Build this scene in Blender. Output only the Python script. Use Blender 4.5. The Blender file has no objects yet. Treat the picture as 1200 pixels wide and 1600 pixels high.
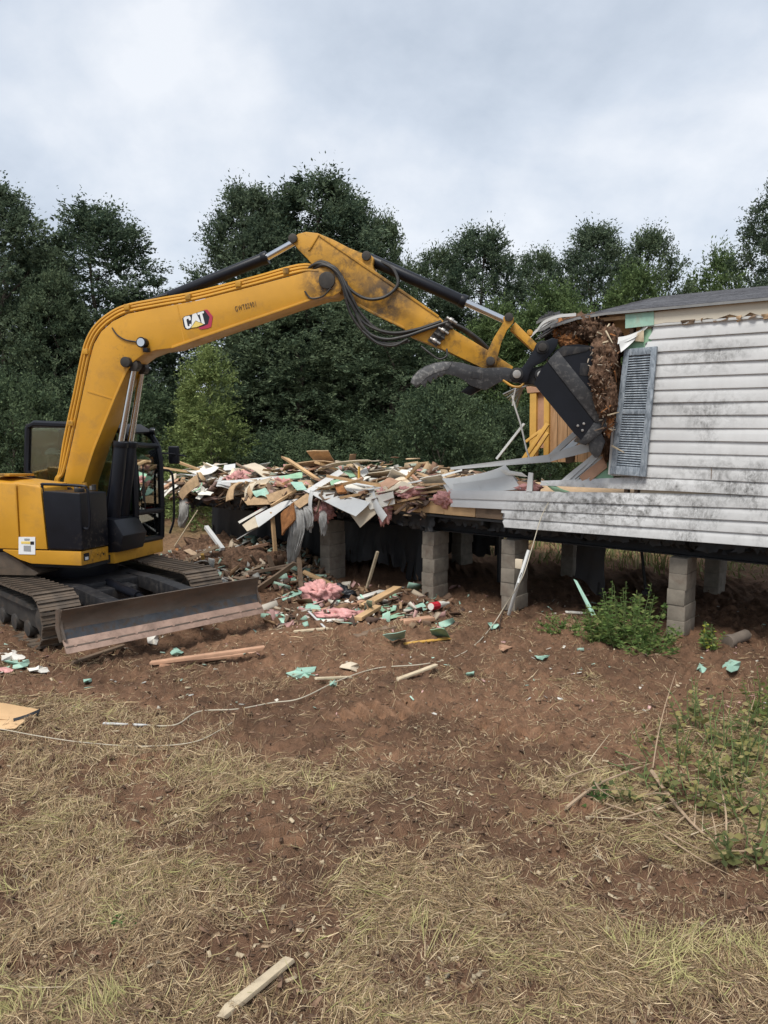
import bpy, bmesh, math, random
import numpy as np
from mathutils import Vector, Matrix, Euler
PI = math.pi
SC = bpy.context.scene
COL = SC.collection
random.seed(7)

# ------------------------------------------------------------------ camera, sky, sun, exposure
CAM_H, FPX = 2.5, 1202.0
PITCH = math.atan(140 / FPX)
cp_, sp_ = math.cos(PITCH), math.sin(PITCH)
cam = bpy.data.cameras.new('camera')
cam.sensor_fit = 'VERTICAL'; cam.sensor_height = 36.0; cam.lens = 36.0 * FPX / 1600
cam.clip_start = 0.05; cam.clip_end = 2000
camo = bpy.data.objects.new('camera', cam); COL.objects.link(camo)
camo.location = (0, 0, CAM_H); camo.rotation_euler = (PI / 2 - PITCH, 0, 0)
SC.camera = camo

SUN_EL, SUN_AZ = math.radians(61), math.radians(208)     # azimuth clockwise from +Y: behind the camera, to its left
world = bpy.data.worlds.new('World'); SC.world = world; world.use_nodes = True
wt = world.node_tree; wt.nodes.clear()
def wnode(t, **k):
    n = wt.nodes.new(t)
    for a, b in k.items(): setattr(n, a, b)
    return n
out = wnode('ShaderNodeOutputWorld'); bg = wnode('ShaderNodeBackground'); bg.inputs['Strength'].default_value = 0.1
sky = wnode('ShaderNodeTexSky', sky_type='NISHITA'); sky.sun_disc = False
sky.sun_elevation = SUN_EL; sky.sun_rotation = SUN_AZ
tc = wnode('ShaderNodeTexCoord'); sepx = wnode('ShaderNodeSeparateXYZ'); wt.links.new(tc.outputs['Generated'], sepx.inputs[0])
az = wnode('ShaderNodeMath', operation='ABSOLUTE'); wt.links.new(sepx.outputs[2], az.inputs[0])
ad = wnode('ShaderNodeMath', operation='ADD'); wt.links.new(az.outputs[0], ad.inputs[0]); ad.inputs[1].default_value = 0.60
dx = wnode('ShaderNodeMath', operation='DIVIDE'); dy = wnode('ShaderNodeMath', operation='DIVIDE')
for d, i in ((dx, 0), (dy, 1)):
    wt.links.new(sepx.outputs[i], d.inputs[0]); wt.links.new(ad.outputs[0], d.inputs[1])
cmb = wnode('ShaderNodeCombineXYZ'); wt.links.new(dx.outputs[0], cmb.inputs[0]); wt.links.new(dy.outputs[0], cmb.inputs[1])
cmb.inputs[2].default_value = 3.7
n1 = wnode('ShaderNodeTexNoise'); n1.inputs['Scale'].default_value = 2.9; n1.inputs['Detail'].default_value = 7; n1.inputs['Roughness'].default_value = 0.55; n1.inputs['Distortion'].default_value = 0.1
wt.links.new(cmb.outputs[0], n1.inputs['Vector'])
cr = wnode('ShaderNodeValToRGB'); wt.links.new(n1.outputs['Fac'], cr.inputs[0])
cr.color_ramp.elements[0].position = 0.32; cr.color_ramp.elements[0].color = (0.44, 0.50, 0.585, 1)
cr.color_ramp.elements[1].position = 0.68; cr.color_ramp.elements[1].color = (0.80, 0.825, 0.865, 1)
e = cr.color_ramp.elements.new(0.5); e.color = (0.60, 0.655, 0.735, 1)
vm = wnode('ShaderNodeVectorMath', operation='SCALE'); wt.links.new(cr.outputs[0], vm.inputs[0]); vm.inputs['Scale'].default_value = 4.75
mx = wnode('ShaderNodeMixRGB'); mx.inputs[0].default_value = 0.92
wt.links.new(sky.outputs[0], mx.inputs[1]); wt.links.new(vm.outputs[0], mx.inputs[2])
wt.links.new(mx.outputs[0], bg.inputs[0]); wt.links.new(bg.outputs[0], out.inputs[0])

sun = bpy.data.lights.new('sun', 'SUN'); sun.energy = 1.5; sun.angle = math.radians(22); sun.color = (1, 0.965, 0.91)
suno = bpy.data.objects.new('sun', sun); COL.objects.link(suno)
sd = Vector((math.sin(SUN_AZ) * math.cos(SUN_EL), math.cos(SUN_AZ) * math.cos(SUN_EL), math.sin(SUN_EL)))
suno.rotation_euler = (-sd).to_track_quat('-Z', 'Y').to_euler(); suno.location = sd * 60
SC.view_settings.view_transform = 'Standard'; SC.view_settings.look = 'None'
SC.view_settings.gamma = 1; SC.view_settings.use_curve_mapping = False
SC.view_settings.exposure = 1.28

# ------------------------------------------------------------------ measuring helpers (photo pixel -> point of the place)
CV = Vector((0, 0, CAM_H))
def ray(px, py):
    a = (px - 600) / FPX; b = (800 - py) / FPX
    return Vector((a, cp_ + b * sp_, -sp_ + b * cp_))
def hit(px, py, P, N):
    d = ray(px, py); return CV + d * (N.dot(P - CV) / N.dot(d))
def gnd(px, py, z=0.0): return hit(px, py, Vector((0, 0, z)), Vector((0, 0, 1)))
def depth(px, py, d): return CV + ray(px, py) * d
# the trailer's long wall: t runs along it (leftwards, away), n goes into the house
W0 = Vector((600 / FPX * 7.9, 7.9 / cp_, 0))
WU = Vector((-1530 / FPX * cp_, 1, 0)).normalized(); WN = Vector((WU.y, -WU.x, 0))
def W(t, n, z): return W0 + WU * t + WN * n + Vector((0, 0, z))
def wp(px, py, n=0.0): return hit(px, py, W0 + WN * n, WN)
def wtz(px, py, n=0.0):
    p = wp(px, py, n); return (p - W0).dot(WU), p.z
# the excavator's upper body: x forward, y left (away from the camera), z up
ES = Vector((-4.1, 10.15, 0)); EA = math.radians(-9)
EH = Vector((math.cos(EA), math.sin(EA), 0)); EL = Vector((-EH.y, EH.x, 0))
def X(x, y, z): return ES + EH * x + EL * y + Vector((0, 0, z))
def xp(px, py, y=0.0): return hit(px, py, ES + EL * y, EL)
def xl(px, py, y=0.0):
    p = xp(px, py, y); return (p - ES).dot(EH), p.z

# ------------------------------------------------------------------ numpy noise
def _hash(ix, iy, s):
    n = (ix.astype(np.int64) * 374761393 + iy.astype(np.int64) * 668265263 + s * 1442695041) & 0x7fffffff
    n = ((n ^ (n >> 13)) * 1274126177) & 0x7fffffff
    return ((n ^ (n >> 16)) & 0xffff) / 65535.0
def vnoise(x, y, s=0):
    x = np.asarray(x, float); y = np.asarray(y, float)
    ix = np.floor(x); iy = np.floor(y); fx = x - ix; fy = y - iy
    fx = fx * fx * (3 - 2 * fx); fy = fy * fy * (3 - 2 * fy)
    a = _hash(ix, iy, s); b = _hash(ix + 1, iy, s); c = _hash(ix, iy + 1, s); d = _hash(ix + 1, iy + 1, s)
    return a + (b - a) * fx + (c - a) * fy + (a - b - c + d) * fx * fy
def unit(v): return v / np.maximum(np.linalg.norm(v, axis=1, keepdims=True), 1e-9)
def fbm(x, y, s=0, o=4):
    v = 0; a = 0.5; t = 0
    for i in range(o):
        v = v + a * vnoise(np.asarray(x) * 2 ** i, np.asarray(y) * 2 ** i, s + i * 17); t += a; a *= 0.5
    return v / t

# ------------------------------------------------------------------ materials
MATS = {}
def nodemat(name):
    m = bpy.data.materials.new(name); m.use_nodes = True; MATS[name] = m
    nt = m.node_tree; b = nt.nodes['Principled BSDF']
    return m, nt, b
def N(nt, t, **k):
    n = nt.nodes.new(t)
    for a, v in k.items():
        if a in n.inputs.keys() if hasattr(n.inputs, 'keys') else False: n.inputs[a].default_value = v
        else: setattr(n, a, v)
    return n
def noise(nt, scale, detail=4, rough=0.6, vec=None, dist=0):
    n = nt.nodes.new('ShaderNodeTexNoise')
    n.inputs['Scale'].default_value = scale; n.inputs['Detail'].default_value = detail
    n.inputs['Roughness'].default_value = rough; n.inputs['Distortion'].default_value = dist
    if vec is not None: nt.links.new(vec, n.inputs['Vector'])
    return n
def coords(nt, scale=(1, 1, 1), rot=(0, 0, 0), kind='Object'):
    t = nt.nodes.new('ShaderNodeTexCoord'); m = nt.nodes.new('ShaderNodeMapping')
    m.inputs['Scale'].default_value = scale; m.inputs['Rotation'].default_value = rot
    nt.links.new(t.outputs[kind], m.inputs[0]); return m.outputs[0]
def ramp(nt, src, stops):
    r = nt.nodes.new('ShaderNodeValToRGB'); nt.links.new(src, r.inputs[0])
    els = r.color_ramp.elements
    while len(els) < len(stops): els.new(0.5)
    for e, (p, c) in zip(els, stops):
        e.position = p; e.color = (c, c, c, 1) if not hasattr(c, '__len__') else (*c, 1)
    return r.outputs[0]
def mix(nt, fac, a, b, mode='MIX'):
    m = nt.nodes.new('ShaderNodeMixRGB'); m.blend_type = mode
    for i, v in ((0, fac), (1, a), (2, b)):
        if hasattr(v, 'is_output'): nt.links.new(v, m.inputs[i])
        elif i == 0: m.inputs[0].default_value = v
        else: m.inputs[i].default_value = (*v, 1)
    return m.outputs[0]
def bump(nt, b, src, strength=0.3, dist=0.01):
    n = nt.nodes.new('ShaderNodeBump'); n.inputs['Strength'].default_value = strength; n.inputs['Distance'].default_value = dist
    nt.links.new(src, n.inputs['Height']); nt.links.new(n.outputs[0], b.inputs['Normal'])
def grimy(name, base, rough=0.5, metal=0.0, var=0.25, vscale=3.0, dirt=None, dscale=2.0, dlo=0.55, dhi=0.75, damt=0.7, bmp=0.1, bscale=60, spec=0.5, stretch=(1, 1, 1)):
    """paint or bare surface with slow colour drift, dirt in patches and fine relief"""
    m, nt, b = nodemat(name); v = coords(nt, stretch)
    c = mix(nt, ramp(nt, noise(nt, vscale, 5, 0.6, v).outputs['Fac'], [(0.3, 0.0), (0.7, 1.0)]), tuple(x * (1 - var) for x in base), tuple(min(1, x * (1 + var)) for x in base))
    r = None
    if dirt:
        d1 = ramp(nt, noise(nt, dscale, 8, 0.7, v, 0.4).outputs['Fac'], [(dlo, 0.0), (dhi, damt)])
        c = mix(nt, d1, c, dirt)
        rm = nt.nodes.new('ShaderNodeMapRange'); nt.links.new(d1, rm.inputs[0]); rm.inputs[3].default_value = rough; rm.inputs[4].default_value = 0.9
        nt.links.new(rm.outputs[0], b.inputs['Roughness'])
    else: b.inputs['Roughness'].default_value = rough
    nt.links.new(c, b.inputs['Base Color']); b.inputs['Metallic'].default_value = metal
    b.inputs['Specular IOR Level'].default_value = spec
    if bmp: bump(nt, b, noise(nt, bscale, 4, 0.6, v).outputs['Fac'], bmp, 0.004)
    return m
YEL = (0.555, 0.275, 0.024)
grimy('yellow_paint', YEL, 0.38, 0, 0.10, 1.5, (0.20, 0.115, 0.05), 3.2, 0.52, 0.80, 0.55, 0.06, 90)
grimy('yellow_worn', (0.50, 0.25, 0.022), 0.45, 0, 0.16, 2.5, (0.055, 0.038, 0.024), 6.5, 0.50, 0.70, 0.85, 0.12, 90)
grimy('black_paint', (0.007, 0.008, 0.012), 0.38, 0, 0.3, 3, (0.07, 0.06, 0.045), 7, 0.62, 0.85, 0.4, 0.05, 80, 0.28)
grimy('black_dusty', (0.016, 0.016, 0.018), 0.55, 0, 0.35, 4, (0.13, 0.115, 0.10), 11, 0.50, 0.80, 0.5, 0.2, 70, 0.35, (1, 1, .5))
grimy('steel_scraped', (0.045, 0.045, 0.047), 0.48, 0.35, 0.35, 3, (0.20, 0.19, 0.18), 16, 0.52, 0.66, 0.55, 0.12, 90, 0.5)
grimy('steel_bright', (0.11, 0.11, 0.11), 0.5, 0.4, 0.35, 8, (0.40, 0.39, 0.37), 22, 0.48, 0.62, 0.7, 0.3, 90, 0.5)
grimy('black_cavity', (0.012, 0.012, 0.013), 0.7)
grimy('track_steel', (0.105, 0.082, 0.062), 0.65, 0.25, 0.35, 6, (0.17, 0.12, 0.08), 5, 0.45, 0.7, 0.7, 0.3, 60)
grimy('track_dark', (0.035, 0.032, 0.029), 0.7, 0.1, 0.35, 6, (0.12, 0.08, 0.05), 6, 0.5, 0.75, 0.7, 0.3, 60)
grimy('blade_steel', (0.115, 0.092, 0.074), 0.5, 0.35, 0.35, 3, (0.16, 0.10, 0.065), 4, 0.45, 0.7, 0.75, 0.2, 50, stretch=(1, 1, 2.2))
grimy('edge_rust', (0.32, 0.215, 0.165), 0.6, 0.1, 0.25, 7, (0.15, 0.10, 0.075), 9, 0.5, 0.7, 0.6, 0.25, 70)
grimy('blade_polished', (0.075, 0.08, 0.088), 0.42, 0.5, 0.35, 6, (0.12, 0.085, 0.06), 9, 0.46, 0.62, 0.85, 0.15, 60)
grimy('chrome', (0.62, 0.63, 0.65), 0.16, 1.0, 0.05, 3, (0.3, 0.28, 0.25), 6, 0.6, 0.9, 0.4, 0)
grimy('hose', (0.02, 0.019, 0.018), 0.55, 0, 0.3, 6, (0.11, 0.09, 0.07), 9, 0.5, 0.8, 0.6, 0.1, 120)
grimy('bolt_metal', (0.42, 0.40, 0.37), 0.4, 0.8, 0.2, 8, (0.15, 0.11, 0.08), 10, 0.5, 0.8, 0.7, 0)
grimy('pin_dark', (0.05, 0.045, 0.04), 0.55, 0.5, 0.3, 8, (0.12, 0.09, 0.06), 10, 0.5, 0.8, 0.7, 0.2, 80)
grimy('decal_white', (0.78, 0.79, 0.78), 0.4, 0, 0.03, 3, None, bmp=0)
grimy('decal_black', (0.012, 0.012, 0.018), 0.4, 0, 0.1, 3, None, bmp=0)
grimy('decal_red', (0.42, 0.03, 0.07), 0.4, 0, 0.05, 3, None, bmp=0)
grimy('decal_yellow', (0.80, 0.60, 0.16), 0.4, 0, 0.05, 3, None, bmp=0)
grimy('decal_grey', (0.30, 0.31, 0.31), 0.4, 0, 0.05, 3, None, bmp=0)
grimy('seat_fabric', (0.03, 0.033, 0.035), 0.85)
grimy('skin', (0.44, 0.25, 0.17), 0.55, 0, 0.08, 20, None, bmp=0)
grimy('cap_cloth', (0.72, 0.70, 0.65), 0.85, 0, 0.1, 20, None, bmp=0)
grimy('shirt_cloth', (0.20, 0.24, 0.22), 0.85, 0, 0.1, 10, None, bmp=0)
grimy('trouser_cloth', (0.045, 0.055, 0.08), 0.85, 0, 0.1, 10, None, bmp=0)
grimy('concrete_block', (0.225, 0.195, 0.155), 0.9, 0, 0.22, 8, (0.13, 0.085, 0.06), 3.5, 0.48, 0.75, 0.75, 0.5, 120)
grimy('mortar_dark', (0.13, 0.12, 0.105), 0.95)
grimy('frame_steel', (0.010, 0.010, 0.011), 0.7, 0.2, 0.3, 4, (0.05, 0.035, 0.025), 5, 0.55, 0.8, 0.6, 0.2, 60)
grimy('belly_wrap', (0.012, 0.012, 0.013), 0.55, 0, 0.4, 4, (0.05, 0.04, 0.03), 3, 0.5, 0.8, 0.6, 0.3, 30)
grimy('pine', (0.52, 0.335, 0.17), 0.75, 0, 0.25, 2.5, (0.30, 0.19, 0.11), 3, 0.55, 0.8, 0.6, 0.2, 50, stretch=(1, 1, 1))
grimy('pine_yellow', (0.60, 0.345, 0.075), 0.7, 0, 0.18, 3, (0.36, 0.2, 0.07), 3, 0.55, 0.8, 0.5, 0.15, 50)
grimy('old_wood', (0.17, 0.115, 0.075), 0.85, 0, 0.35, 5, (0.07, 0.05, 0.035), 4, 0.5, 0.8, 0.7, 0.3, 50)
grimy('bleached_wood', (0.50, 0.41, 0.28), 0.85, 0, 0.25, 8, (0.26, 0.19, 0.12), 9, 0.52, 0.75, 0.6, 0.3, 80)
grimy('reddish_wood', (0.46, 0.265, 0.165), 0.75, 0, 0.2, 5, (0.25, 0.15, 0.1), 6, 0.55, 0.8, 0.6, 0.2, 60)
grimy('particle_board', (0.46, 0.31, 0.175), 0.85, 0, 0.22, 14, (0.26, 0.165, 0.1), 5, 0.55, 0.8, 0.6, 0.3, 90)
grimy('drywall_tan', (0.60, 0.51, 0.38), 0.9, 0, 0.12, 3, (0.38, 0.28, 0.2), 4, 0.58, 0.8, 0.5, 0.15, 60)
grimy('drywall_white', (0.70, 0.67, 0.60), 0.9, 0, 0.12, 4, (0.40, 0.32, 0.25), 5, 0.58, 0.8, 0.5, 0.2, 60)
grimy('white_vinyl', (0.57, 0.57, 0.55), 0.45, 0, 0.05, 3, (0.30, 0.28, 0.25), 5, 0.58, 0.85, 0.5, 0.03, 60)
grimy('mint_board', (0.31, 0.50, 0.40), 0.8, 0, 0.16, 7, (0.38, 0.34, 0.26), 7, 0.50, 0.72, 0.65, 0.25, 60)
grimy('green_board', (0.26, 0.44, 0.29), 0.8, 0, 0.18, 5, (0.33, 0.28, 0.2), 5, 0.55, 0.8, 0.6, 0.2, 60)
grimy('pink_wool', (0.60, 0.31, 0.29), 1.0, 0, 0.28, 22, (0.36, 0.2, 0.16), 8, 0.5, 0.75, 0.6, 0.8, 60, 0.1)
grimy('brown_wool', (0.145, 0.088, 0.058), 1.0, 0, 0.6, 24, (0.05, 0.033, 0.024), 9, 0.46, 0.66, 0.85, 1.0, 60, 0.05)
grimy('orange_wool', (0.36, 0.16, 0.065), 1.0, 0, 0.35, 14, (0.10, 0.055, 0.035), 7, 0.48, 0.7, 0.8, 0.9, 50, 0.1)
grimy('grey_cloth', (0.36, 0.35, 0.33), 0.95, 0, 0.22, 8, (0.2, 0.17, 0.14), 6, 0.52, 0.8, 0.5, 0.2, 60, 0.1)
grimy('red_cloth', (0.50, 0.025, 0.04), 0.85, 0, 0.3, 12, (0.2, 0.04, 0.04), 8, 0.52, 0.75, 0.6, 0.3, 50, 0.2)
grimy('dark_plastic', (0.02, 0.021, 0.024), 0.4, 0, 0.3, 8)
grimy('grey_panel', (0.20, 0.20, 0.195), 0.7, 0, 0.2, 5, (0.12, 0.1, 0.08), 5, 0.5, 0.8, 0.6, 0.1, 60)
grimy('cardboard', (0.55, 0.36, 0.19), 0.85, 0, 0.1, 4, (0.32, 0.2, 0.11), 6, 0.58, 0.8, 0.5, 0.1, 60)
grimy('wire_white', (0.48, 0.43, 0.33), 0.6, 0, 0.1, 9, (0.35, 0.26, 0.18), 9, 0.52, 0.8, 0.6, 0)
grimy('galvanised', (0.46, 0.48, 0.49), 0.4, 0.7, 0.15, 6)
grimy('cream_board', (0.60, 0.545, 0.44), 0.85, 0, 0.08, 2, (0.36, 0.29, 0.21), 3, 0.55, 0.8, 0.5, 0.15, 60)
grimy('bark', (0.075, 0.058, 0.045), 0.95, 0, 0.4, 9, None, bmp=0.8, bscale=30)
grimy('stick', (0.36, 0.26, 0.17), 0.9, 0, 0.3, 12, (0.16, 0.11, 0.07), 12, 0.5, 0.8, 0.6, 0.3, 80)
grimy('clay_pipe', (0.15, 0.12, 0.095), 0.85, 0, 0.2, 6, (0.13, 0.09, 0.065), 6, 0.5, 0.8, 0.6, 0.3, 60)
grimy('stem_green', (0.13, 0.18, 0.06), 0.8, 0, 0.2, 10, None, bmp=0)

def mat_panel():                                  # printed wood-grain wall panelling with vertical grooves
    m, nt, b = nodemat('wood_panel'); v = coords(nt, (14, 14, 0.9))
    c = ramp(nt, noise(nt, 2.2, 6, 0.65, v, 0.6).outputs['Fac'], [(0.3, (0.30, 0.165, 0.075)), (0.7, (0.55, 0.34, 0.18))])
    nt.links.new(c, b.inputs['Base Color']); b.inputs['Roughness'].default_value = 0.6
mat_panel()
def mat_siding():                                 # white vinyl with black mildew in streaky smudges
    m, nt, b = nodemat('siding'); v = coords(nt, kind='Object')
    base = mix(nt, ramp(nt, noise(nt, 1.2, 5, 0.6, v).outputs['Fac'], [(0.3, 0.0), (0.7, 1.0)]), (0.55, 0.55, 0.54), (0.66, 0.66, 0.65))
    v2 = coords(nt, (3.0, 3.0, 3.6)); v3 = coords(nt, (26, 26, 14))
    big = ramp(nt, noise(nt, 0.55, 4, 0.6, v2).outputs['Fac'], [(0.53, 0.0), (0.68, 1.0)])
    fine = ramp(nt, noise(nt, 1.3, 7, 0.8, v3, 0.5).outputs['Fac'], [(0.38, 0.0), (0.66, 1.0)])
    f = mix(nt, 1.0, big, fine, 'MULTIPLY')
    f2 = ramp(nt, noise(nt, 3.4, 6, 0.8, v3, 0.2).outputs['Fac'], [(0.66, 0.0), (0.78, 0.55)])
    f = mix(nt, 1.0, f, f2, 'ADD')
    # faint grey film that washes down
    v4 = coords(nt, (9, 9, 0.8)); film = ramp(nt, noise(nt, 1.0, 5, 0.6, v4).outputs['Fac'], [(0.45, 0.0), (0.80, 0.16)])
    c = mix(nt, film, base, (0.36, 0.35, 0.32)); c = mix(nt, f, c, (0.07, 0.066, 0.06))
    nt.links.new(c, b.inputs['Base Color']); b.inputs['Roughness'].default_value = 0.5
    bump(nt, b, noise(nt, 1.0, 3, 0.5, coords(nt, (40, 40, 220))).outputs['Fac'], 0.05, 0.003)
mat_siding()
def mat_shutter():
    m, nt, b = nodemat('shutter_blue'); v = coords(nt, (8, 8, 3))
    c = ramp(nt, noise(nt, 3.0, 6, 0.7, v, 0.8).outputs['Fac'], [(0.28, (0.06, 0.075, 0.09)), (0.48, (0.22, 0.255, 0.29)), (0.72, (0.42, 0.465, 0.50))])
    nt.links.new(c, b.inputs['Base Color']); b.inputs['Roughness'].default_value = 0.6
mat_shutter()
def mat_shingle():
    m, nt, b = nodemat('shingle'); v = coords(nt)
    c = ramp(nt, noise(nt, 12, 6, 0.75, v).outputs['Fac'], [(0.3, (0.045, 0.045, 0.05)), (0.6, (0.12, 0.12, 0.13)), (0.8, (0.22, 0.22, 0.23))])
    nt.links.new(c, b.inputs['Base Color']); b.inputs['Roughness'].default_value = 0.95
    bump(nt, b, noise(nt, 160, 4, 0.7, v).outputs['Fac'], 0.6, 0.004)
mat_shingle()
def mat_glass():
    m = bpy.data.materials.new('cab_glass'); m.use_nodes = True; MATS['cab_glass'] = m
    nt = m.node_tree; nt.nodes.clear()
    o = nt.nodes.new('ShaderNodeOutputMaterial'); mx = nt.nodes.new('ShaderNodeMixShader')
    t = nt.nodes.new('ShaderNodeBsdfTransparent'); t.inputs[0].default_value = (0.80, 0.88, 0.85, 1)
    g = nt.nodes.new('ShaderNodeBsdfGlossy'); g.inputs['Roughness'].default_value = 0.04; g.inputs[0].default_value = (0.9, 0.95, 0.95, 1)
    fr = nt.nodes.new('ShaderNodeFresnel'); fr.inputs[0].default_value = 1.8
    fa = nt.nodes.new('ShaderNodeMath'); fa.inputs[1].default_value = .06; nt.links.new(fr.outputs[0], fa.inputs[0]); nt.links.new(fa.outputs[0], mx.inputs[0]); nt.links.new(t.outputs[0], mx.inputs[1]); nt.links.new(g.outputs[0], mx.inputs[2])
    nt.links.new(mx.outputs[0], o.inputs[0])
mat_glass()
def mat_attr(name, rough=0.8, trans=0.0, spec=0.3, bmp=0):
    m, nt, b = nodemat(name)
    a = nt.nodes.new('ShaderNodeAttribute'); a.attribute_name = 'col'
    nt.links.new(a.outputs['Color'], b.inputs['Base Color']); b.inputs['Roughness'].default_value = rough
    b.inputs['Specular IOR Level'].default_value = spec
    if trans:
        o = nt.nodes['Material Output']; tr = nt.nodes.new('ShaderNodeBsdfTranslucent'); mxs = nt.nodes.new('ShaderNodeMixShader')
        nt.links.new(a.outputs['Color'], tr.inputs[0]); mxs.inputs[0].default_value = trans
        nt.links.new(b.outputs[0], mxs.inputs[1]); nt.links.new(tr.outputs[0], mxs.inputs[2]); nt.links.new(mxs.outputs[0], o.inputs['Surface'])
    if bmp: bump(nt, b, noise(nt, 90, 5, 0.7, coords(nt)).outputs['Fac'], bmp, 0.01)
    return m
mat_attr('leaf', 0.75, 0.35, 0.12); mat_attr('straw', 0.75, 0.15, 0.25); mat_attr('shard', 0.85, 0, 0.2)
def mat_ground():
    m, nt, b = nodemat('soil'); v = coords(nt)
    a = nt.nodes.new('ShaderNodeAttribute'); a.attribute_name = 'col'
    n1 = ramp(nt, noise(nt, 7, 8, 0.75, v, 0.3).outputs['Fac'], [(0.32, 0.0), (0.7, 1.0)])
    c = mix(nt, n1, (0.56, 0.56, 0.56), (1.28, 1.22, 1.15)); c = mix(nt, 1.0, a.outputs['Color'], c, 'MULTIPLY')
    sp = ramp(nt, noise(nt, 130, 3, 0.7, v).outputs['Fac'], [(0.66, 0.0), (0.74, 0.55)])
    c = mix(nt, sp, c, (0.30, 0.22, 0.15))
    nt.links.new(c, b.inputs['Base Color']); b.inputs['Roughness'].default_value = 0.95; b.inputs['Specular IOR Level'].default_value = 0.15
    nn = nt.nodes.new('ShaderNodeMath'); nn.operation = 'ADD'
    nt.links.new(noise(nt, 22, 8, 0.75, v).outputs['Fac'], nn.inputs[0]); nt.links.new(noise(nt, 110, 4, 0.7, v).outputs['Fac'], nn.inputs[1])
    bump(nt, b, nn.outputs[0], 0.9, 0.03)
mat_ground()

def stain(name, c, rad, col, amt, scale=9, lo=.42, hi=.62, stretch=(1, 1, 1)):
    nt = MATS[name].node_tree; b = nt.nodes['Principled BSDF']; src = b.inputs['Base Color'].links[0].from_socket
    t = nt.nodes.new('ShaderNodeTexCoord'); d = nt.nodes.new('ShaderNodeVectorMath'); d.operation = 'SUBTRACT'; nt.links.new(t.outputs['Object'], d.inputs[0]); d.inputs[1].default_value = c
    d2 = nt.nodes.new('ShaderNodeVectorMath'); d2.operation = 'MULTIPLY'; nt.links.new(d.outputs[0], d2.inputs[0]); d2.inputs[1].default_value = stretch
    l = nt.nodes.new('ShaderNodeVectorMath'); l.operation = 'LENGTH'; nt.links.new(d2.outputs[0], l.inputs[0])
    f = nt.nodes.new('ShaderNodeMapRange'); nt.links.new(l.outputs['Value'], f.inputs[0]); f.inputs[1].default_value = rad * .25; f.inputs[2].default_value = rad; f.inputs[3].default_value = amt; f.inputs[4].default_value = 0
    n = ramp(nt, noise(nt, scale, 7, .7, t.outputs['Object'], .4).outputs['Fac'], [(lo, 0.0), (hi, 1.0)])
    nt.links.new(mix(nt, mix(nt, 1.0, f.outputs[0], n, 'MULTIPLY'), src, col), b.inputs['Base Color'])
GREASE = (.03, .022, .018)
stain('yellow_worn', xp(598, 468, -.14), .50, GREASE, .95, 5, .36, .58); stain('yellow_worn', xp(525, 440, -.14), .42, GREASE, .9, 7, .38, .6); stain('yellow_worn', xp(765, 568, -.14), .30, GREASE, .9, 9, .40, .6)
stain('yellow_paint', xp(512, 442, -.2), .42, GREASE, .9, 8, .40, .6); stain('yellow_paint', xp(190, 550, -.2), .35, (.12, .06, .02), .7, 14, .55, .7)
stain('black_paint', X(.72, -.7, 1.05), .42, (.17, .14, .11), .8, 16, .52, .66); stain('yellow_paint', X(.7, -.8, .85), .3, (.10, .06, .03), .7, 18, .5, .66)
for a, b, rd_, am in ((900, 795, 1.1, .85), (1000, 790, .9, .8), (1120, 740, .8, .5), (1090, 560, .7, .45), (1110, 640, .7, .45)): stain('siding', wp(a, b, 0), rd_, (.075, .07, .062), am, 13, .44, .66, (1, 1, 2.6))
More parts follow.
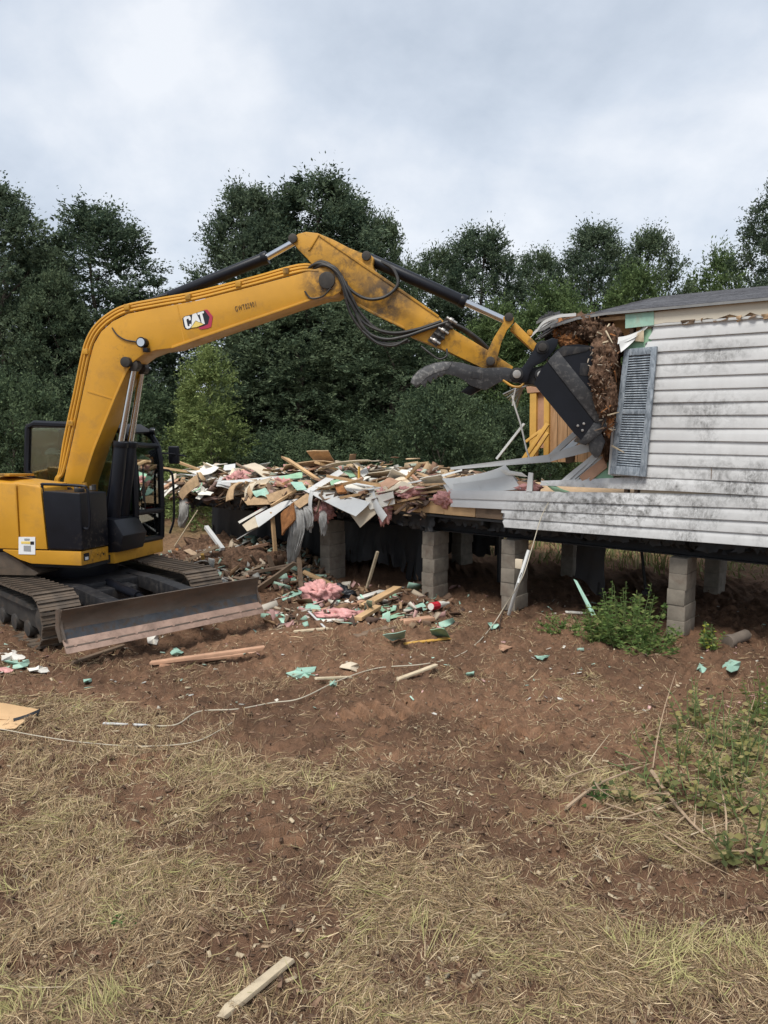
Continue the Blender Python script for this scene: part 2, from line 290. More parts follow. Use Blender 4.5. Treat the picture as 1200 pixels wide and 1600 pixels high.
# ------------------------------------------------------------------ mesh helpers
def link(o, parent=None):
    COL.objects.link(o)
    if parent is not None:
        o.parent = parent
        o.matrix_parent_inverse = base_matrix(parent).inverted()
    return o
WM = {}
def base_matrix(o): return WM.get(o.name, Matrix.Identity(4))
def thing(name, loc, label, cat, group=None):
    o = bpy.data.objects.new(name, None); o.empty_display_size = 0.1; o.location = loc; COL.objects.link(o)
    WM[o.name] = Matrix.Translation(Vector(loc)); tag(o, label, cat, group); return o
def tag(o, label=None, cat=None, group=None, kind=None):
    for k, v in (('label', label), ('category', cat), ('group', group), ('kind', kind)):
        if v: o[k] = v
    return o
class MB:
    """collects shapes in world space; build() links them as one mesh object"""
    def __init__(s): s.v = []; s.f = []; s.m = []
    def add(s, vs, fs, mi=0):
        o = len(s.v); s.v += [Vector(v) for v in vs]; s.f += [tuple(i + o for i in f) for f in fs]; s.m += [mi] * len(fs); return s
    def box(s, c, size, ax=None, mi=0):
        ax = ax or (Vector((1, 0, 0)), Vector((0, 1, 0)), Vector((0, 0, 1))); c = Vector(c)
        vs = [c + ax[0] * size[0] / 2 * a + ax[1] * size[1] / 2 * b + ax[2] * size[2] / 2 * d for a in (-1, 1) for b in (-1, 1) for d in (-1, 1)]
        return s.add(vs, [(0, 1, 3, 2), (4, 6, 7, 5), (0, 4, 5, 1), (2, 3, 7, 6), (0, 2, 6, 4), (1, 5, 7, 3)], mi)
    def prism(s, poly, ext, mi=0):
        """poly: 3-D outline, extruded by vector ext"""
        n = len(poly); vs = [Vector(p) for p in poly] + [Vector(p) + ext for p in poly]
        return s.add(vs, [tuple(range(n - 1, -1, -1)), tuple(range(n, 2 * n))] + [(i, (i + 1) % n, n + (i + 1) % n, n + i) for i in range(n)], mi)
    def cyl(s, a, b, r, n=16, r2=None, mi=0):
        a = Vector(a); b = Vector(b); r2 = r if r2 is None else r2; z = (b - a).normalized(); x = z.orthogonal().normalized(); y = z.cross(x)
        vs = []
        for p, rr in ((a, r), (b, r2)):
            vs += [p + (x * math.cos(2 * PI * i / n) + y * math.sin(2 * PI * i / n)) * rr for i in range(n)]
        return s.add(vs, [tuple(range(n - 1, -1, -1)), tuple(range(n, 2 * n))] + [(i, (i + 1) % n, n + (i + 1) % n, n + i) for i in range(n)], mi)
    def tube(s, pts, r, n=8, mi=0, cap=True):
        pts = [Vector(p) for p in pts]; k = len(pts); rs = r if hasattr(r, '__len__') else [r] * k
        vs = []; up = None
        for i, p in enumerate(pts):
            t = (pts[min(i + 1, k - 1)] - pts[max(i - 1, 0)]).normalized()
            if up is None: up = t.orthogonal().normalized()
            up = (up - t * up.dot(t)); up = up.normalized() if up.length > 1e-6 else t.orthogonal().normalized()
            w = t.cross(up)
            vs += [p + (up * math.cos(2 * PI * j / n) + w * math.sin(2 * PI * j / n)) * rs[i] for j in range(n)]
        fs = [(i * n + j, i * n + (j + 1) % n, (i + 1) * n + (j + 1) % n, (i + 1) * n + j) for i in range(k - 1) for j in range(n)]
        if cap: fs += [tuple(range(n - 1, -1, -1)), tuple(range((k - 1) * n, k * n))]
        return s.add(vs, fs, mi)
    def build(s, name, mat, parent=None, smooth=True, bevel=0.0, seg=2, ang=35):
        me = bpy.data.meshes.new(name); me.from_pydata([tuple(v) for v in s.v], [], s.f)
        mats = mat if isinstance(mat, (list, tuple)) else [mat]
        for mm in mats: me.materials.append(MATS[mm])
        if len(mats) > 1: me.polygons.foreach_set('material_index', s.m)
        bm = bmesh.new(); bm.from_mesh(me)
        bmesh.ops.recalc_face_normals(bm, faces=bm.faces)
        if bevel:
            es = [e_ for e_ in bm.edges if len(e_.link_faces) == 2 and e_.calc_face_angle(0) > math.radians(30)]
            bmesh.ops.bevel(bm, geom=es, offset=bevel, segments=seg, affect='EDGES', profile=0.6, clamp_overlap=True)
        bm.to_mesh(me); bm.free()
        if smooth:
            me.polygons.foreach_set('use_smooth', [True] * len(me.polygons)); me.set_sharp_from_angle(angle=math.radians(ang))
        o = bpy.data.objects.new(name, me); return link(o, parent)
def catmull(pts, k=6):
    pts = [Vector(p) for p in pts]; P = [pts[0] * 2 - pts[1]] + pts + [pts[-1] * 2 - pts[-2]]; o = []
    for i in range(1, len(P) - 2):
        for j in range(k):
            t = j / k; a, b, c, d = P[i - 1:i + 3]
            o.append(0.5 * ((2 * b) + (c - a) * t + (2 * a - 5 * b + 4 * c - d) * t * t + (3 * b - a - 3 * c + d) * t ** 3))
    o.append(pts[-1]); return o
def fast(name, V, F, mat, cols=None, parent=None, smooth=False):
    """numpy verts + quads/tris (one size) to an object; cols per vertex"""
    me = bpy.data.meshes.new(name); nv, nf, k = len(V), len(F), F.shape[1]
    me.vertices.add(nv); me.vertices.foreach_set('co', np.ascontiguousarray(V, np.float32).ravel())
    me.loops.add(nf * k); me.loops.foreach_set('vertex_index', np.ascontiguousarray(F, np.int32).ravel())
    me.polygons.add(nf); me.polygons.foreach_set('loop_start', np.arange(nf, dtype=np.int32) * k)
    me.materials.append(MATS[mat])
    if cols is not None:
        a = me.color_attributes.new('col', 'FLOAT_COLOR', 'POINT')
        a.data.foreach_set('color', np.c_[cols, np.ones(nv)].astype(np.float32).ravel())
    if smooth: me.polygons.foreach_set('use_smooth', np.ones(nf, bool))
    me.update(calc_edges=True)
    o = bpy.data.objects.new(name, me); return link(o, parent)

# ------------------------------------------------------------------ ground
def pxpatch(px, py, rx, ry):
    c = gnd(px, py); a = gnd(px + rx, py); b = gnd(px, py + ry)
    return (c.x, c.y, (a - c).length, (b - c).length)
BARE = [pxpatch(*q) for q in ((760, 1130, 210, 75), (720, 1250, 130, 70), (450, 1290, 100, 50), (610, 1190, 120, 50), (230, 1230, 60, 50), (820, 1310, 90, 40),
        (600, 1030, 330, 40), (250, 1060, 160, 25), (930, 1040, 200, 40), (480, 1430, 60, 30), (430, 1500, 60, 30), (1080, 1410, 120, 40), (1140, 1040, 120, 50),
        (330, 1000, 200, 30), (260, 1320, 60, 20), (560, 1150, 160, 40), (1010, 1180, 60, 40), (90, 1075, 100, 25), (720, 1540, 50, 25), (130, 1480, 50, 25))]
LUSH = [pxpatch(*q) for q in ((700, 1440, 230, 110), (950, 1490, 260, 100), (150, 1400, 200, 80), (560, 1220, 120, 60), (330, 1200, 160, 50), (100, 1560, 200, 50),
        (950, 1110, 60, 50), (950, 1240, 90, 60), (1120, 1180, 90, 60), (1060, 1300, 130, 50), (100, 1110, 130, 20), (40, 1300, 60, 60), (330, 1370, 120, 40), (560, 1520, 90, 50), (880, 1090, 60, 30))]
def blob(x, y, L):
    v = np.zeros_like(x)
    for cx, cy, rx, ry in L:
        q = ((x - cx) / rx) ** 2 + ((y - cy) / ry) ** 2
        v = np.maximum(v, np.exp(-q * 0.9))
    return v
def rut(x, y, cx, cy, dirv, length, width, pitch, depth):
    """a crawler print: a shallow trough crossed by lug marks, ragged at its edges"""
    dx, dy = dirv; u = (x - cx) * dx + (y - cy) * dy; w = -(x - cx) * dy + (y - cy) * dx
    h, k = np.zeros_like(u), np.zeros_like(u); m = (np.abs(w) < width / 2 + .2) & (np.abs(u) < length / 2 + .5)
    if not m.any(): return h, k
    x, y, u, w = x[m], y[m], u[m], w[m]; ed = fbm(x * 5, y * 5, 401, 3) - .5
    q = np.clip((width / 2 + ed * .30 - np.abs(w)) / 0.11, 0, 1) * np.clip((length / 2 + ed * .9 - np.abs(u)) / 0.3, 0, 1) * np.clip(fbm(x * 1.9, y * 1.9, 402, 3) * 3.4 - .95, 0, 1)
    lug = np.clip(np.sin((u + 0.02 * np.sin(w * 9)) * 2 * PI / pitch) * 3.2, -1, 1)
    h[m] = q * (-depth * 0.6 + depth * 0.7 * lug); k[m] = q
    return h, k
def _rd(a, b):
    A, B = gnd(*a), gnd(*b); d = (B - A); L = d.length; d.normalize(); M = (A + B) / 2
    return M.x, M.y, (d.x, d.y), L
RUTS = [(_rd((215, 1170), (250, 1310)), 0.42, 0.165, 0.062), (_rd((415, 1225), (470, 1350)), 0.36, 0.165, 0.062), (_rd((700, 1105), (905, 1165)), 0.40, 0.165, 0.062),
        (_rd((480, 1120), (700, 1090)), 0.40, 0.165, 0.062), (_rd((760, 1300), (1000, 1200)), 0.36, 0.165, 0.062), (_rd((560, 1150), (640, 1330)), 0.4, 0.165, 0.062)]
def gheight(x, y):
    x = np.asarray(x, float); y = np.asarray(y, float)
    near = np.clip((45 - np.hypot(x, y)) / 30, 0, 1)
    z = (fbm(x * 0.5, y * 0.5, 3, 3) - 0.5) * 0.16 * near
    z = z + (fbm(x * 2.2, y * 2.2, 5, 3) - 0.5) * 0.075 * near + (fbm(x * 8, y * 8, 9, 3) - 0.5) * 0.055 * near + (fbm(x * 21, y * 21, 12, 2) - 0.5) * 0.026 * near
    cl = fbm(x * 17, y * 17, 21, 2); z = z + np.clip(cl - 0.54, 0, 1) * 0.20 * near * (1 - 0.6 * blob(x, y, LUSH))
    for (cx, cy, d, L), wd, pt, dp in RUTS:
        h, k = rut(x, y, cx, cy, d, L, wd, pt, dp); z = z * (1 - 0.8 * k) + h
    z = z + blob(x, y, LUSH) * 0.02
    return z
def gz(x, y): return float(gheight(np.array([x]), np.array([y]))[0])
def graded(lo, hi, step, far):
    a = list(np.arange(lo, hi + 1e-6, step)); s = step; v = hi
    while v < far: s *= 1.25; v += s; a.append(v)
    s = step; v = lo; pre = []
    while v > -far: s *= 1.25; v -= s; pre.append(v)
    return np.array(pre[::-1] + a)
gx = graded(-5.6, 5.6, 0.027, 400); gy = graded(2.6, 10.5, 0.027, 400)
GX, GY = np.meshgrid(gx, gy); x_, y_ = GX.ravel(), GY.ravel(); z_ = gheight(x_, y_)
nxg, nyg = len(gx), len(gy); ii = np.arange(nxg * nyg).reshape(nyg, nxg)
F = np.stack([ii[:-1, :-1], ii[:-1, 1:], ii[1:, 1:], ii[1:, :-1]], -1).reshape(-1, 4)
k1 = np.clip(fbm(x_ * 0.9, y_ * 0.9, 40, 4) * 1.7 - 0.4, 0, 1)[:, None]
soil_d, soil_r, soil_l = np.array([0.165, 0.098, 0.064]), np.array([0.29, 0.170, 0.107]), np.array([0.46, 0.27, 0.165])
gc = soil_d * (1 - k1) + soil_r * k1
br = np.clip(fbm(x_ * 1.6, y_ * 1.6, 55, 3) * 2.6 - 1.35, 0, 1)[:, None] * blob(x_, y_, BARE)[:, None]
gc = gc * (1 - br * 0.7) + soil_l * br * 0.7
for (cx, cy, d, L), wd, pt, dp in RUTS:
    h, k = rut(x_, y_, cx, cy, d, L, wd, pt, dp); q = (k * np.clip(fbm(x_ * 2.1, y_ * 2.1, 301, 2) * 3.2 - .75, .1, 1) * 0.55)[:, None]; gc = gc * (1 - q) + soil_l * q
far = np.clip((np.hypot(x_, y_) - 13) / 6, 0, 1)[:, None] * np.clip(fbm(x_ * .6, y_ * .6, 77, 3) * 1.9 - .25, 0, 1)[:, None]
gc = gc * (1 + .35 * np.clip((y_ - 12.5) / 2, 0, 1)[:, None]); gc = gc * (1 - far * .6) + np.array([0.17, 0.17, 0.07]) * far * .6  # soil past the home coloured brighter in place of daylight, then grass tint
gro = fast('ground', np.c_[x_, y_, z_], F, 'soil', gc, smooth=True); tag(gro, kind='structure')

# ------------------------------------------------------------------ excavator
EX = thing('excavator', ES, 'yellow crawler excavator with black cab, dozer blade and boom reaching to the house', 'excavator')
ROLL = -0.055
def X(x, y, z): return ES + EH * x + EL * y + Vector((0, 0, z + ROLL * y))
def XB(mb, x0, x1, y0, y1, z0, z1):
    pts = [X(a, b, c) for a in (x0, x1) for b in (y0, y1) for c in (z0, z1)]
    return mb.add(pts, [(0, 1, 3, 2), (4, 6, 7, 5), (0, 4, 5, 1), (2, 3, 7, 6), (0, 2, 6, 4), (1, 5, 7, 3)])
def xprism(poly, y0, y1, mb=None):                 # outline in (x, z), from y0 to y1
    mb = mb or MB(); return mb.prism([X(a, y0, b) for a, b in poly], X(0, y1, 0) - X(0, y0, 0))
def pprism(px, y0, y1, mb=None):                   # outline measured on the photo, lying on the plane y = y0
    mb = mb or MB(); return mb.prism([xp(a, b, y0) for a, b in px], EL * (y1 - y0))
# --- undercarriage
UF = Vector((0.70, -0.714, 0)).normalized(); UL = Vector((-UF.y, UF.x, 0)); UZ = Vector((0, 0, 1))
def U(x, y, z): return ES + UF * x + UL * y + Vector((0, 0, z))
TX0, TX1, TH, TR = -1.35, 1.75, 0.60, 0.30
def make_shoe():
    me = bpy.data.meshes.new('track_shoe'); bm = bmesh.new()
    def b(sx, sy, sz, cx, cz):
        r = bmesh.ops.create_cube(bm, size=1); bmesh.ops.scale(bm, vec=(sx, sy, sz), verts=r['verts']); bmesh.ops.translate(bm, vec=(cx, 0, cz), verts=r['verts'])
    b(0.124, 0.45, 0.018, 0, 0); b(0.030, 0.45, 0.022, -0.045, 0.018); b(0.018, 0.45, 0.008, 0.012, 0.011); b(0.11, 0.10, 0.05, 0, -0.03)
    bm.to_mesh(me); bm.free(); me.materials.append(MATS['track_steel']); return me
SHOE = make_shoe()
def track(side):
    yc = side * 0.92
    fr = MB(); fr.box(U(0.2, yc, 0.30), (2.3, 0.22, 0.24), (UF, UL, UZ)); fr.prism([U(-1.0, yc - .16, .40), U(1.3, yc - .16, .40), U(1.1, yc - .16, .47), U(-.8, yc - .16, .47)], UL * .32)
    t = fr.build('track', 'track_dark', EX, bevel=0.01)
    for cx in (TX0 + TR, TX1 - TR):
        w = MB(); w.cyl(U(cx, yc - 0.09, TR), U(cx, yc + 0.09, TR), 0.24, 28); w.cyl(U(cx, yc - 0.14, TR), U(cx, yc + 0.14, TR), 0.12, 20)
        if cx < 0:
            for k in range(16):
                a = 2 * PI * k / 16; w.box(U(cx + .25 * math.cos(a), yc, TR + .25 * math.sin(a)), (.05, .07, .05), (UF * math.cos(a) + UZ * math.sin(a), UL, -UF * math.sin(a) + UZ * math.cos(a)))
        w.build('sprocket' if cx < 0 else 'idler', 'track_dark', t, bevel=0.006)
    for k in range(5):
        w = MB(); x = -0.65 + k * 0.42; w.cyl(U(x, yc - .13, .135), U(x, yc + .13, .135), .095, 18); w.build('roller', 'track_dark', t, bevel=0.006)
    per = 2 * (TX1 - TX0 - 2 * TR) + 2 * PI * TR; n = int(per / 0.135); straight = TX1 - TX0 - 2 * TR
    for k in range(n):
        s = per * (k + 0.3 * (side > 0)) / n
        if s < straight: p = (TX0 + TR + s, TH); a = 0
        elif s < straight + PI * TR: q = (s - straight) / TR; a = -q; p = (TX1 - TR + TR * math.sin(q), TR + TR * math.cos(q))
        elif s < 2 * straight + PI * TR: q = s - straight - PI * TR; p = (TX1 - TR - q, 0.0); a = -PI
        else: q = (s - 2 * straight - PI * TR) / TR; a = -PI - q; p = (TX0 + TR - TR * math.sin(q), TR - TR * math.cos(q))
        if a == 0: p = (p[0], p[1] - 0.018 * math.sin(PI * s / straight))
        o = bpy.data.objects.new('track_shoe', SHOE)
        fx = UF * math.cos(a) + UZ * math.sin(a); fz = UZ * math.cos(a) - UF * math.sin(a)
        M = Matrix((fx, UL, fz)).transposed().to_4x4(); M.translation = U(p[0], yc, p[1] + 0.01)
        link(o, t); o.matrix_basis = Matrix.Translation(-Vector((0, 0, 0))) @ M
    return t
for s in (-1, 1): track(s)
m = MB(); m.box(U(0.1, 0, 0.42), (1.7, 1.15, 0.22), (UF, UL, UZ)); m.box(U(0.75, 0, .40), (.9, .5, .16), (UF, UL, UZ)); m.build('undercarriage_frame', 'black_dusty', EX, bevel=0.02)
m = MB(); m.cyl(U(0, 0, .5), U(0, 0, .74), .52, 40); m.build('slewing_ring', 'black_paint', EX, bevel=.01)
for s in (-1, 1):
    m = MB(); m.prism([U(0.6, s * .46 - .08, .40), U(2.36, s * .46 - .08, .36), U(2.36, s * .46 - .08, .52), U(1.2, s * .46 - .08, .56), U(0.6, s * .46 - .08, .54)], UL * .16)
    m.build('push_arm', 'black_dusty', EX, bevel=0.012)
m = MB(); m.cyl(U(0.9, 0, .5), U(1.7, 0, .46), .055, 14); m.cyl(U(1.7, 0, .46), U(2.34, 0, .42), .032, 12); m.build('blade_cylinder', 'black_paint', EX)
# blade: curved mouldboard, end plates, bolted cutting edge
BZ = 0.20
prof = [(2.52, 0.10), (2.46, 0.15), (2.425, 0.22), (2.41, 0.30), (2.42, 0.38), (2.455, 0.46), (2.465, 0.475)]
fr = [U(x, -1.2, z + BZ - .05) for x, z in prof] ; bk = [U(x - 0.035, -1.2, z + BZ - .05) for x, z in prof]
blade = MB().prism(fr + bk[::-1], UL * 2.4).build('blade', 'blade_steel', EX, ang=25)
MB().prism([U(2.462, -1.196, .155 + BZ - .05), U(2.434, -1.196, .222 + BZ - .05), U(2.427, -1.196, .262 + BZ - .05), U(2.419, -1.196, .262 + BZ - .05), U(2.42, -1.196, .2 + BZ - .05)], UL * 2.392).build('polished_strip', 'blade_polished', blade)
MB().prism([U(2.555, -1.205, .045 + BZ - .05), U(2.463, -1.205, .172 + BZ - .05), U(2.45, -1.205, .16 + BZ - .05), U(2.525, -1.205, .045 + BZ - .05)], UL * 2.41).build('cutting_edge', 'edge_rust', blade, bevel=.004)
nrm = (U(2.463, 0, .172) - U(2.555, 0, .045)).cross(UL).normalized()
if nrm.dot(UF) < 0: nrm = -nrm
for k in range(11):
    c = (U(2.509, -1.1 + k * 0.22, .1085 + BZ - .05)); MB().cyl(c - nrm * .006, c + nrm * .007, .017, 10).build('bolt', 'edge_rust', blade)
for s in (-1, 1):
    MB().prism([U(x, s * 1.2 - (.02 if s > 0 else 0), z) for x, z in ((2.50, .12 + BZ), (2.425, .24 + BZ), (2.415, .34 + BZ), (2.46, .428 + BZ), (2.30, .41 + BZ), (2.27, .20 + BZ), (2.36, .07 + BZ))], UL * .02).build('end_plate', 'blade_steel', blade)
for s in (-.46, .46):
    MB().prism([U(2.38, s - .09, .13 + BZ), U(2.37, s - .09, .42 + BZ), U(2.2, s - .09, .36 + BZ), U(2.2, s - .09, .15 + BZ)], UL * .18).build('blade_bracket', 'black_dusty', blade, bevel=.01)
# --- upper frame and body panels
fr = xprism([(.68, .92), (.68, .75), (.03, .757), (-.12, .80), (-.34, .905), (-.34, .92)], -1.05, -.42).build('skirt', 'yellow_paint', EX, bevel=.012)
m = MB(); XB(m, .40, .72, -.34, 1.07, .685, .875); m.build('cab_skirt', 'yellow_paint', EX, bevel=.015)
m = MB(); XB(m, -1.1, .66, -.9, 1.0, .70, .80); XB(m, -1.0, .62, -1.0, -.36, .90, 1.60); XB(m, -1.0, .4, -.36, .27, .8, 1.5); m.build('upper_frame', 'black_cavity', EX)
xprism([(-1.2, .88), (-.36, .88), (.07, .63), (.02, .60), (-1.2, .58)], -.98, .9).build('belly_guard', 'track_steel', EX, bevel=.01)
xprism([(.70, .935), (.70, 1.615), (.245, 1.635), (.215, 1.62), (.255, .935)], -1.052, -.44).build('tank_cover', 'black_paint', EX, bevel=.02, seg=3)
MB().prism([X(-.102, -1.05, .935), X(.243, -1.05, .935), X(.198, -1.05, 1.66), X(.165, -1.02, 1.695), X(-.102, -1.02, 1.715), X(-.102, -1.05, 1.69)], EL * .5).build('side_door', 'yellow_paint', EX, bevel=.010)
xprism([(-.118, .93), (-.118, 1.69), (-.14, 1.715), (-1.0, 1.76), (-1.0, .93)], -1.052, -.5).build('side_door', 'yellow_paint', EX, bevel=.014)
xprism([(-1.02, .80), (-1.02, 1.80), (-1.40, 1.72), (-1.46, 1.5), (-1.42, .86)], -1.04, 1.04).build('counterweight', 'yellow_paint', EX, bevel=.05, seg=3)
MB().add([X(-.05, -.98, 1.715), X(.12, -.95, 1.70), X(.12, -.35, 1.72), X(-.95, -.35, 1.84), X(-.95, -.98, 1.78), X(-.05, -.98, 1.6), X(.12, -.95, 1.6), X(.12, -.35, 1.6), X(-.95, -.35, 1.6), X(-.95, -.98, 1.6)],
    [(0, 1, 2, 3, 4), (9, 8, 7, 6, 5), (0, 5, 6, 1), (1, 6, 7, 2), (2, 7, 8, 3), (3, 8, 9, 4), (4, 9, 5, 0)]).build('hood', 'yellow_paint', EX, bevel=.015)
m = MB(); XB(m, -.62, -.30, -.9, -.4, 1.80, 1.83); m.build('hood_vent', 'yellow_worn', EX, bevel=.008)
hr = [X(*q) for q in ((.19, -1.0, 1.60), (.19, -1.0, 1.70), (.23, -1.0, 1.715), (.70, -1.0, 1.70), (.755, -1.0, 1.67), (.775, -1.0, 1.60), (.775, -1.0, 1.22), (.69, -1.0, 1.20))]
MB().tube(catmull(hr, 4), .017, 8).build('handrail', 'black_paint', EX)
fil = MB(); fil.cyl(X(.52, -.75, 1.62), X(.52, -.75, 1.665), .06, 16); fil.build('filler_cap', 'black_dusty', EX, bevel=.008)
for i in range(5):
    c = X(.28 + .06 * i, -.42 + .05 * (i % 2), 1.63); MB().cyl(c, c + Vector((0, 0, .05 + .02 * (i % 3))), .028, 10).build('hydraulic_fitting', ['bolt_metal', 'hose', 'yellow_worn'][i % 3], EX)
# decals on the door and the skirt
def decal(name, px, y, mat, parent=EX): return MB().prism([xp(a, b, y) for a, b in px], EL * .002).build(name, mat, parent, smooth=False)
st = decal('sticker', ((29, 839), (55, 839), (55, 866.5), (29, 866)), -1.056, 'decal_white')
decal('sticker_band', ((33, 846), (47, 846), (47, 850), (33, 849.5)), -1.059, 'decal_yellow', st)
decal('sticker_mark', ((47.5, 846), (53, 846), (53, 851), (47.5, 851)), -1.059, 'decal_black', st)
decal('sticker_print', ((37, 852.5), (48, 852.5), (48, 861.5), (37, 861)), -1.059, 'decal_grey', st)
decal('sticker_print', ((38, 841.5), (46, 841.5), (46, 844.5), (38, 844.5)), -1.059, 'decal_grey', st)
def fdecal(name, x, y0, y1, z0, z1, mat, parent):
    m = MB(); XB(m, x, x + .002, y0, y1, z0, z1); return m.build(name, mat, parent, smooth=False)
q = fdecal('sticker', .682, -1.0, -.88, .80, .89, 'decal_black', EX); fdecal('sticker_print', .685, -.975, -.905, .81, .845, 'decal_white', q)
for i in range(9): fdecal('warning_mark', .682, -.80 + .035 * i, -.775 + .035 * i, .84 - .02 * (i % 3), .87 - .02 * (i % 2), 'decal_black' if i % 4 == 3 else 'yellow_worn', EX)
# boom foot tower and cylinder bracket
for y in (-.30, .24): xprism([(-.25, .8), (.35, .8), (.30, 1.5), (.1, 1.66), (-.12, 1.66), (-.25, 1.4)], y, y + .06).build('boom_bracket', 'black_paint', EX, bevel=.012)
xprism([(.40, .8), (.80, .84), (.86, 1.05), (.74, 1.25), (.42, 1.30)], -.36, .30).build('cylinder_bracket', 'black_paint', EX, bevel=.02)
# --- boom
BOOM_TOP = [(97, 762), (113, 690), (128, 620), (140, 562), (147, 537), (158, 518), (176, 502), (200, 490), (250, 480), (310, 469), (400, 446), (470, 427), (500, 418)]
BOOM_END = [(514, 418), (528, 425), (537, 440), (533, 455), (520, 463), (505, 464)]
BOOM_LOW = [(460, 478), (360, 512), (268, 544), (243, 547), (222, 555), (206, 567), (197, 583), (181, 619), (147, 703), (129, 757), (126, 800), (106, 808), (95, 790)]
BY = 0.20
boom = pprism(BOOM_TOP + BOOM_END + BOOM_LOW, -BY, BY).build('boom', 'yellow_paint', EX, bevel=.010)
low = [(458, 474), (360, 508), (270, 540), (243, 543)]        # weld strip along the lower edge
pprism([(500, 464), (460, 478.5), (360, 512.5), (268, 544.5), (268, 540.5), (360, 508.5), (460, 475), (500, 461)], -BY - .012, -BY + .004).build('flange', 'yellow_paint', boom, bevel=.003)
pprism([(206, 567.5), (197, 583.5), (181, 619.5), (147, 703.5), (131, 753), (127, 753), (143.5, 702), (178, 617.5), (194, 581), (203.5, 565)], -BY - .012, -BY + .004).build('flange', 'yellow_paint', boom, bevel=.003)
pprism([(137, 610), (176, 622), (175.5, 624), (136.5, 612.5)], -BY - .006, -BY + .004).build('weld_seam', 'yellow_paint', boom)
pprism([(276, 477), (278, 477), (289, 536), (287, 536)], -BY - .003, -BY + .004).build('weld_seam', 'yellow_paint', boom)
# hard lines along the outer edge
for k, (off, yy) in enumerate(((3, -.185), (8, -.15), (12.5, -.10))):
    pts = []
    for i, (a, b) in enumerate(BOOM_TOP):
        a0, b0 = BOOM_TOP[max(i - 1, 0)]; a1, b1 = BOOM_TOP[min(i + 1, len(BOOM_TOP) - 1)]
        dx_, dy_ = a1 - a0, b1 - b0; L = math.hypot(dx_, dy_); nx_, ny_ = dy_ / L, -dx_ / L
        pts.append(xp(a + nx_ * off, b + ny_ * off, yy))
    pts[0] = xp(86 + 5 * k * 0 - 2 * k + 4, 764, yy); pts.insert(1, xp(88 - 2.2 * k + 4, 748, yy)); pts.insert(2, xp(96 - 3 * k + 3, 737, yy))
    pts[-1] = xp(498 + 4 * k, 424 - 4 * k, yy)
    MB().tube(catmull(pts, 5), .020, 8).build('hydraulic_line', 'yellow_paint', boom)
for a, b in ((118, 664), (141, 553), (205, 484), (300, 468), (378, 448), (452, 428)):
    c = xp(a - 3, b - 3, -.14); MB().box(c, (.07, .16, .07), (EH, EL, UZ)).build('line_clamp', 'yellow_worn', boom, bevel=.008)
# work lamp, its cable
c0 = xp(226, 536, -BY); lamp = MB().cyl(c0, c0 - EL * .09, .060, 20).cyl(c0 - EL * .09, c0 - EL * .10, .066, 20).build('work_lamp', 'black_paint', boom, bevel=.006)
MB().cyl(c0 - EL * .1, c0 - EL * .108, .050, 20).build('lens', 'chrome', lamp)
MB().box(xp(229, 547, -BY - .05), (.06, .08, .05), (EH, EL, UZ)).build('lamp_bracket', 'black_paint', lamp, bevel=.006)
MB().tube(catmull([xp(a, b, -BY - .012) for a, b in ((175, 512), (183, 523), (196, 531), (212, 534), (222, 537))], 5), .009, 6).build('cable', 'hose', boom)
# emblem and serial number
def em(name, pts, y, mat, parent): return decal(name, [(270 + a * .125, 470 + b * .125) for a, b in pts], y, mat, parent)
Y0 = -BY - .002
emb = em('emblem', [(120, 222), (148, 192), (232, 172), (385, 120), (412, 130), (466, 203), (446, 296), (385, 318), (300, 333), (232, 345), (190, 360), (155, 352), (134, 318)], Y0 - .002, 'decal_black', boom)
em('emblem_ring', [(388, 112), (432, 110), (499, 192), (480, 325), (438, 343), (352, 358), (318, 338), (335, 331), (388, 315), (440, 293), (460, 205), (408, 132)], Y0 - .005, 'decal_red', emb)
em('letter_c', [(133, 216), (152, 197), (205, 186), (222, 203), (226, 240), (203, 246), (197, 222), (177, 226), (170, 240), (186, 312), (196, 320), (210, 312), (207, 292), (231, 286), (236, 316), (214, 342), (180, 350), (160, 335), (150, 300)], Y0 - .005, 'decal_white', emb)
em('letter_a', [(243, 170), (286, 154), (296, 158), (350, 272), (318, 262), (286, 246), (262, 278), (238, 318), (236, 260)], Y0 - .005, 'decal_white', emb)
em('letter_t', [(306, 150), (386, 127), (390, 152), (367, 160), (401, 290), (376, 286), (360, 274), (337, 170), (312, 178)], Y0 - .005, 'decal_white', emb)
em('emblem_triangle', [(228, 338), (286, 254), (388, 292), (300, 328)], Y0 - .007, 'decal_yellow', emb)
def text_mesh(name, txt, P, ax, ay, h, mat, parent, stretch=1.0):
    cu = bpy.data.curves.new(name, 'FONT'); cu.body = txt; cu.size = 1; cu.extrude = 0; cu.align_x = 'LEFT'
    cu.offset = 0.004; cu.space_character = 1.25
    to = bpy.data.objects.new(name, cu); COL.objects.link(to); bpy.context.view_layer.update()
    me = bpy.data.meshes.new_from_object(to.evaluated_get(bpy.context.evaluated_depsgraph_get()))
    bpy.data.objects.remove(to); me.materials.clear(); me.materials.append(MATS[mat])
    for v in me.vertices:
        x, y = v.co.x * h / 0.7 * stretch, v.co.y * h / 0.7; v.co = P + ax * x + ay * y
    me.name = name; return link(bpy.data.objects.new(name, me), parent)
A, B = xp(368, 487, Y0 - .004), xp(406, 477, Y0 - .004); axx = (B - A).normalized(); ayy = EL.cross(axx) * -1
text_mesh('serial_number', 'GWT02901', A, axx, ayy, .062, 'decal_black', boom, (B - A).length / (.062 / .7 * 6.5))
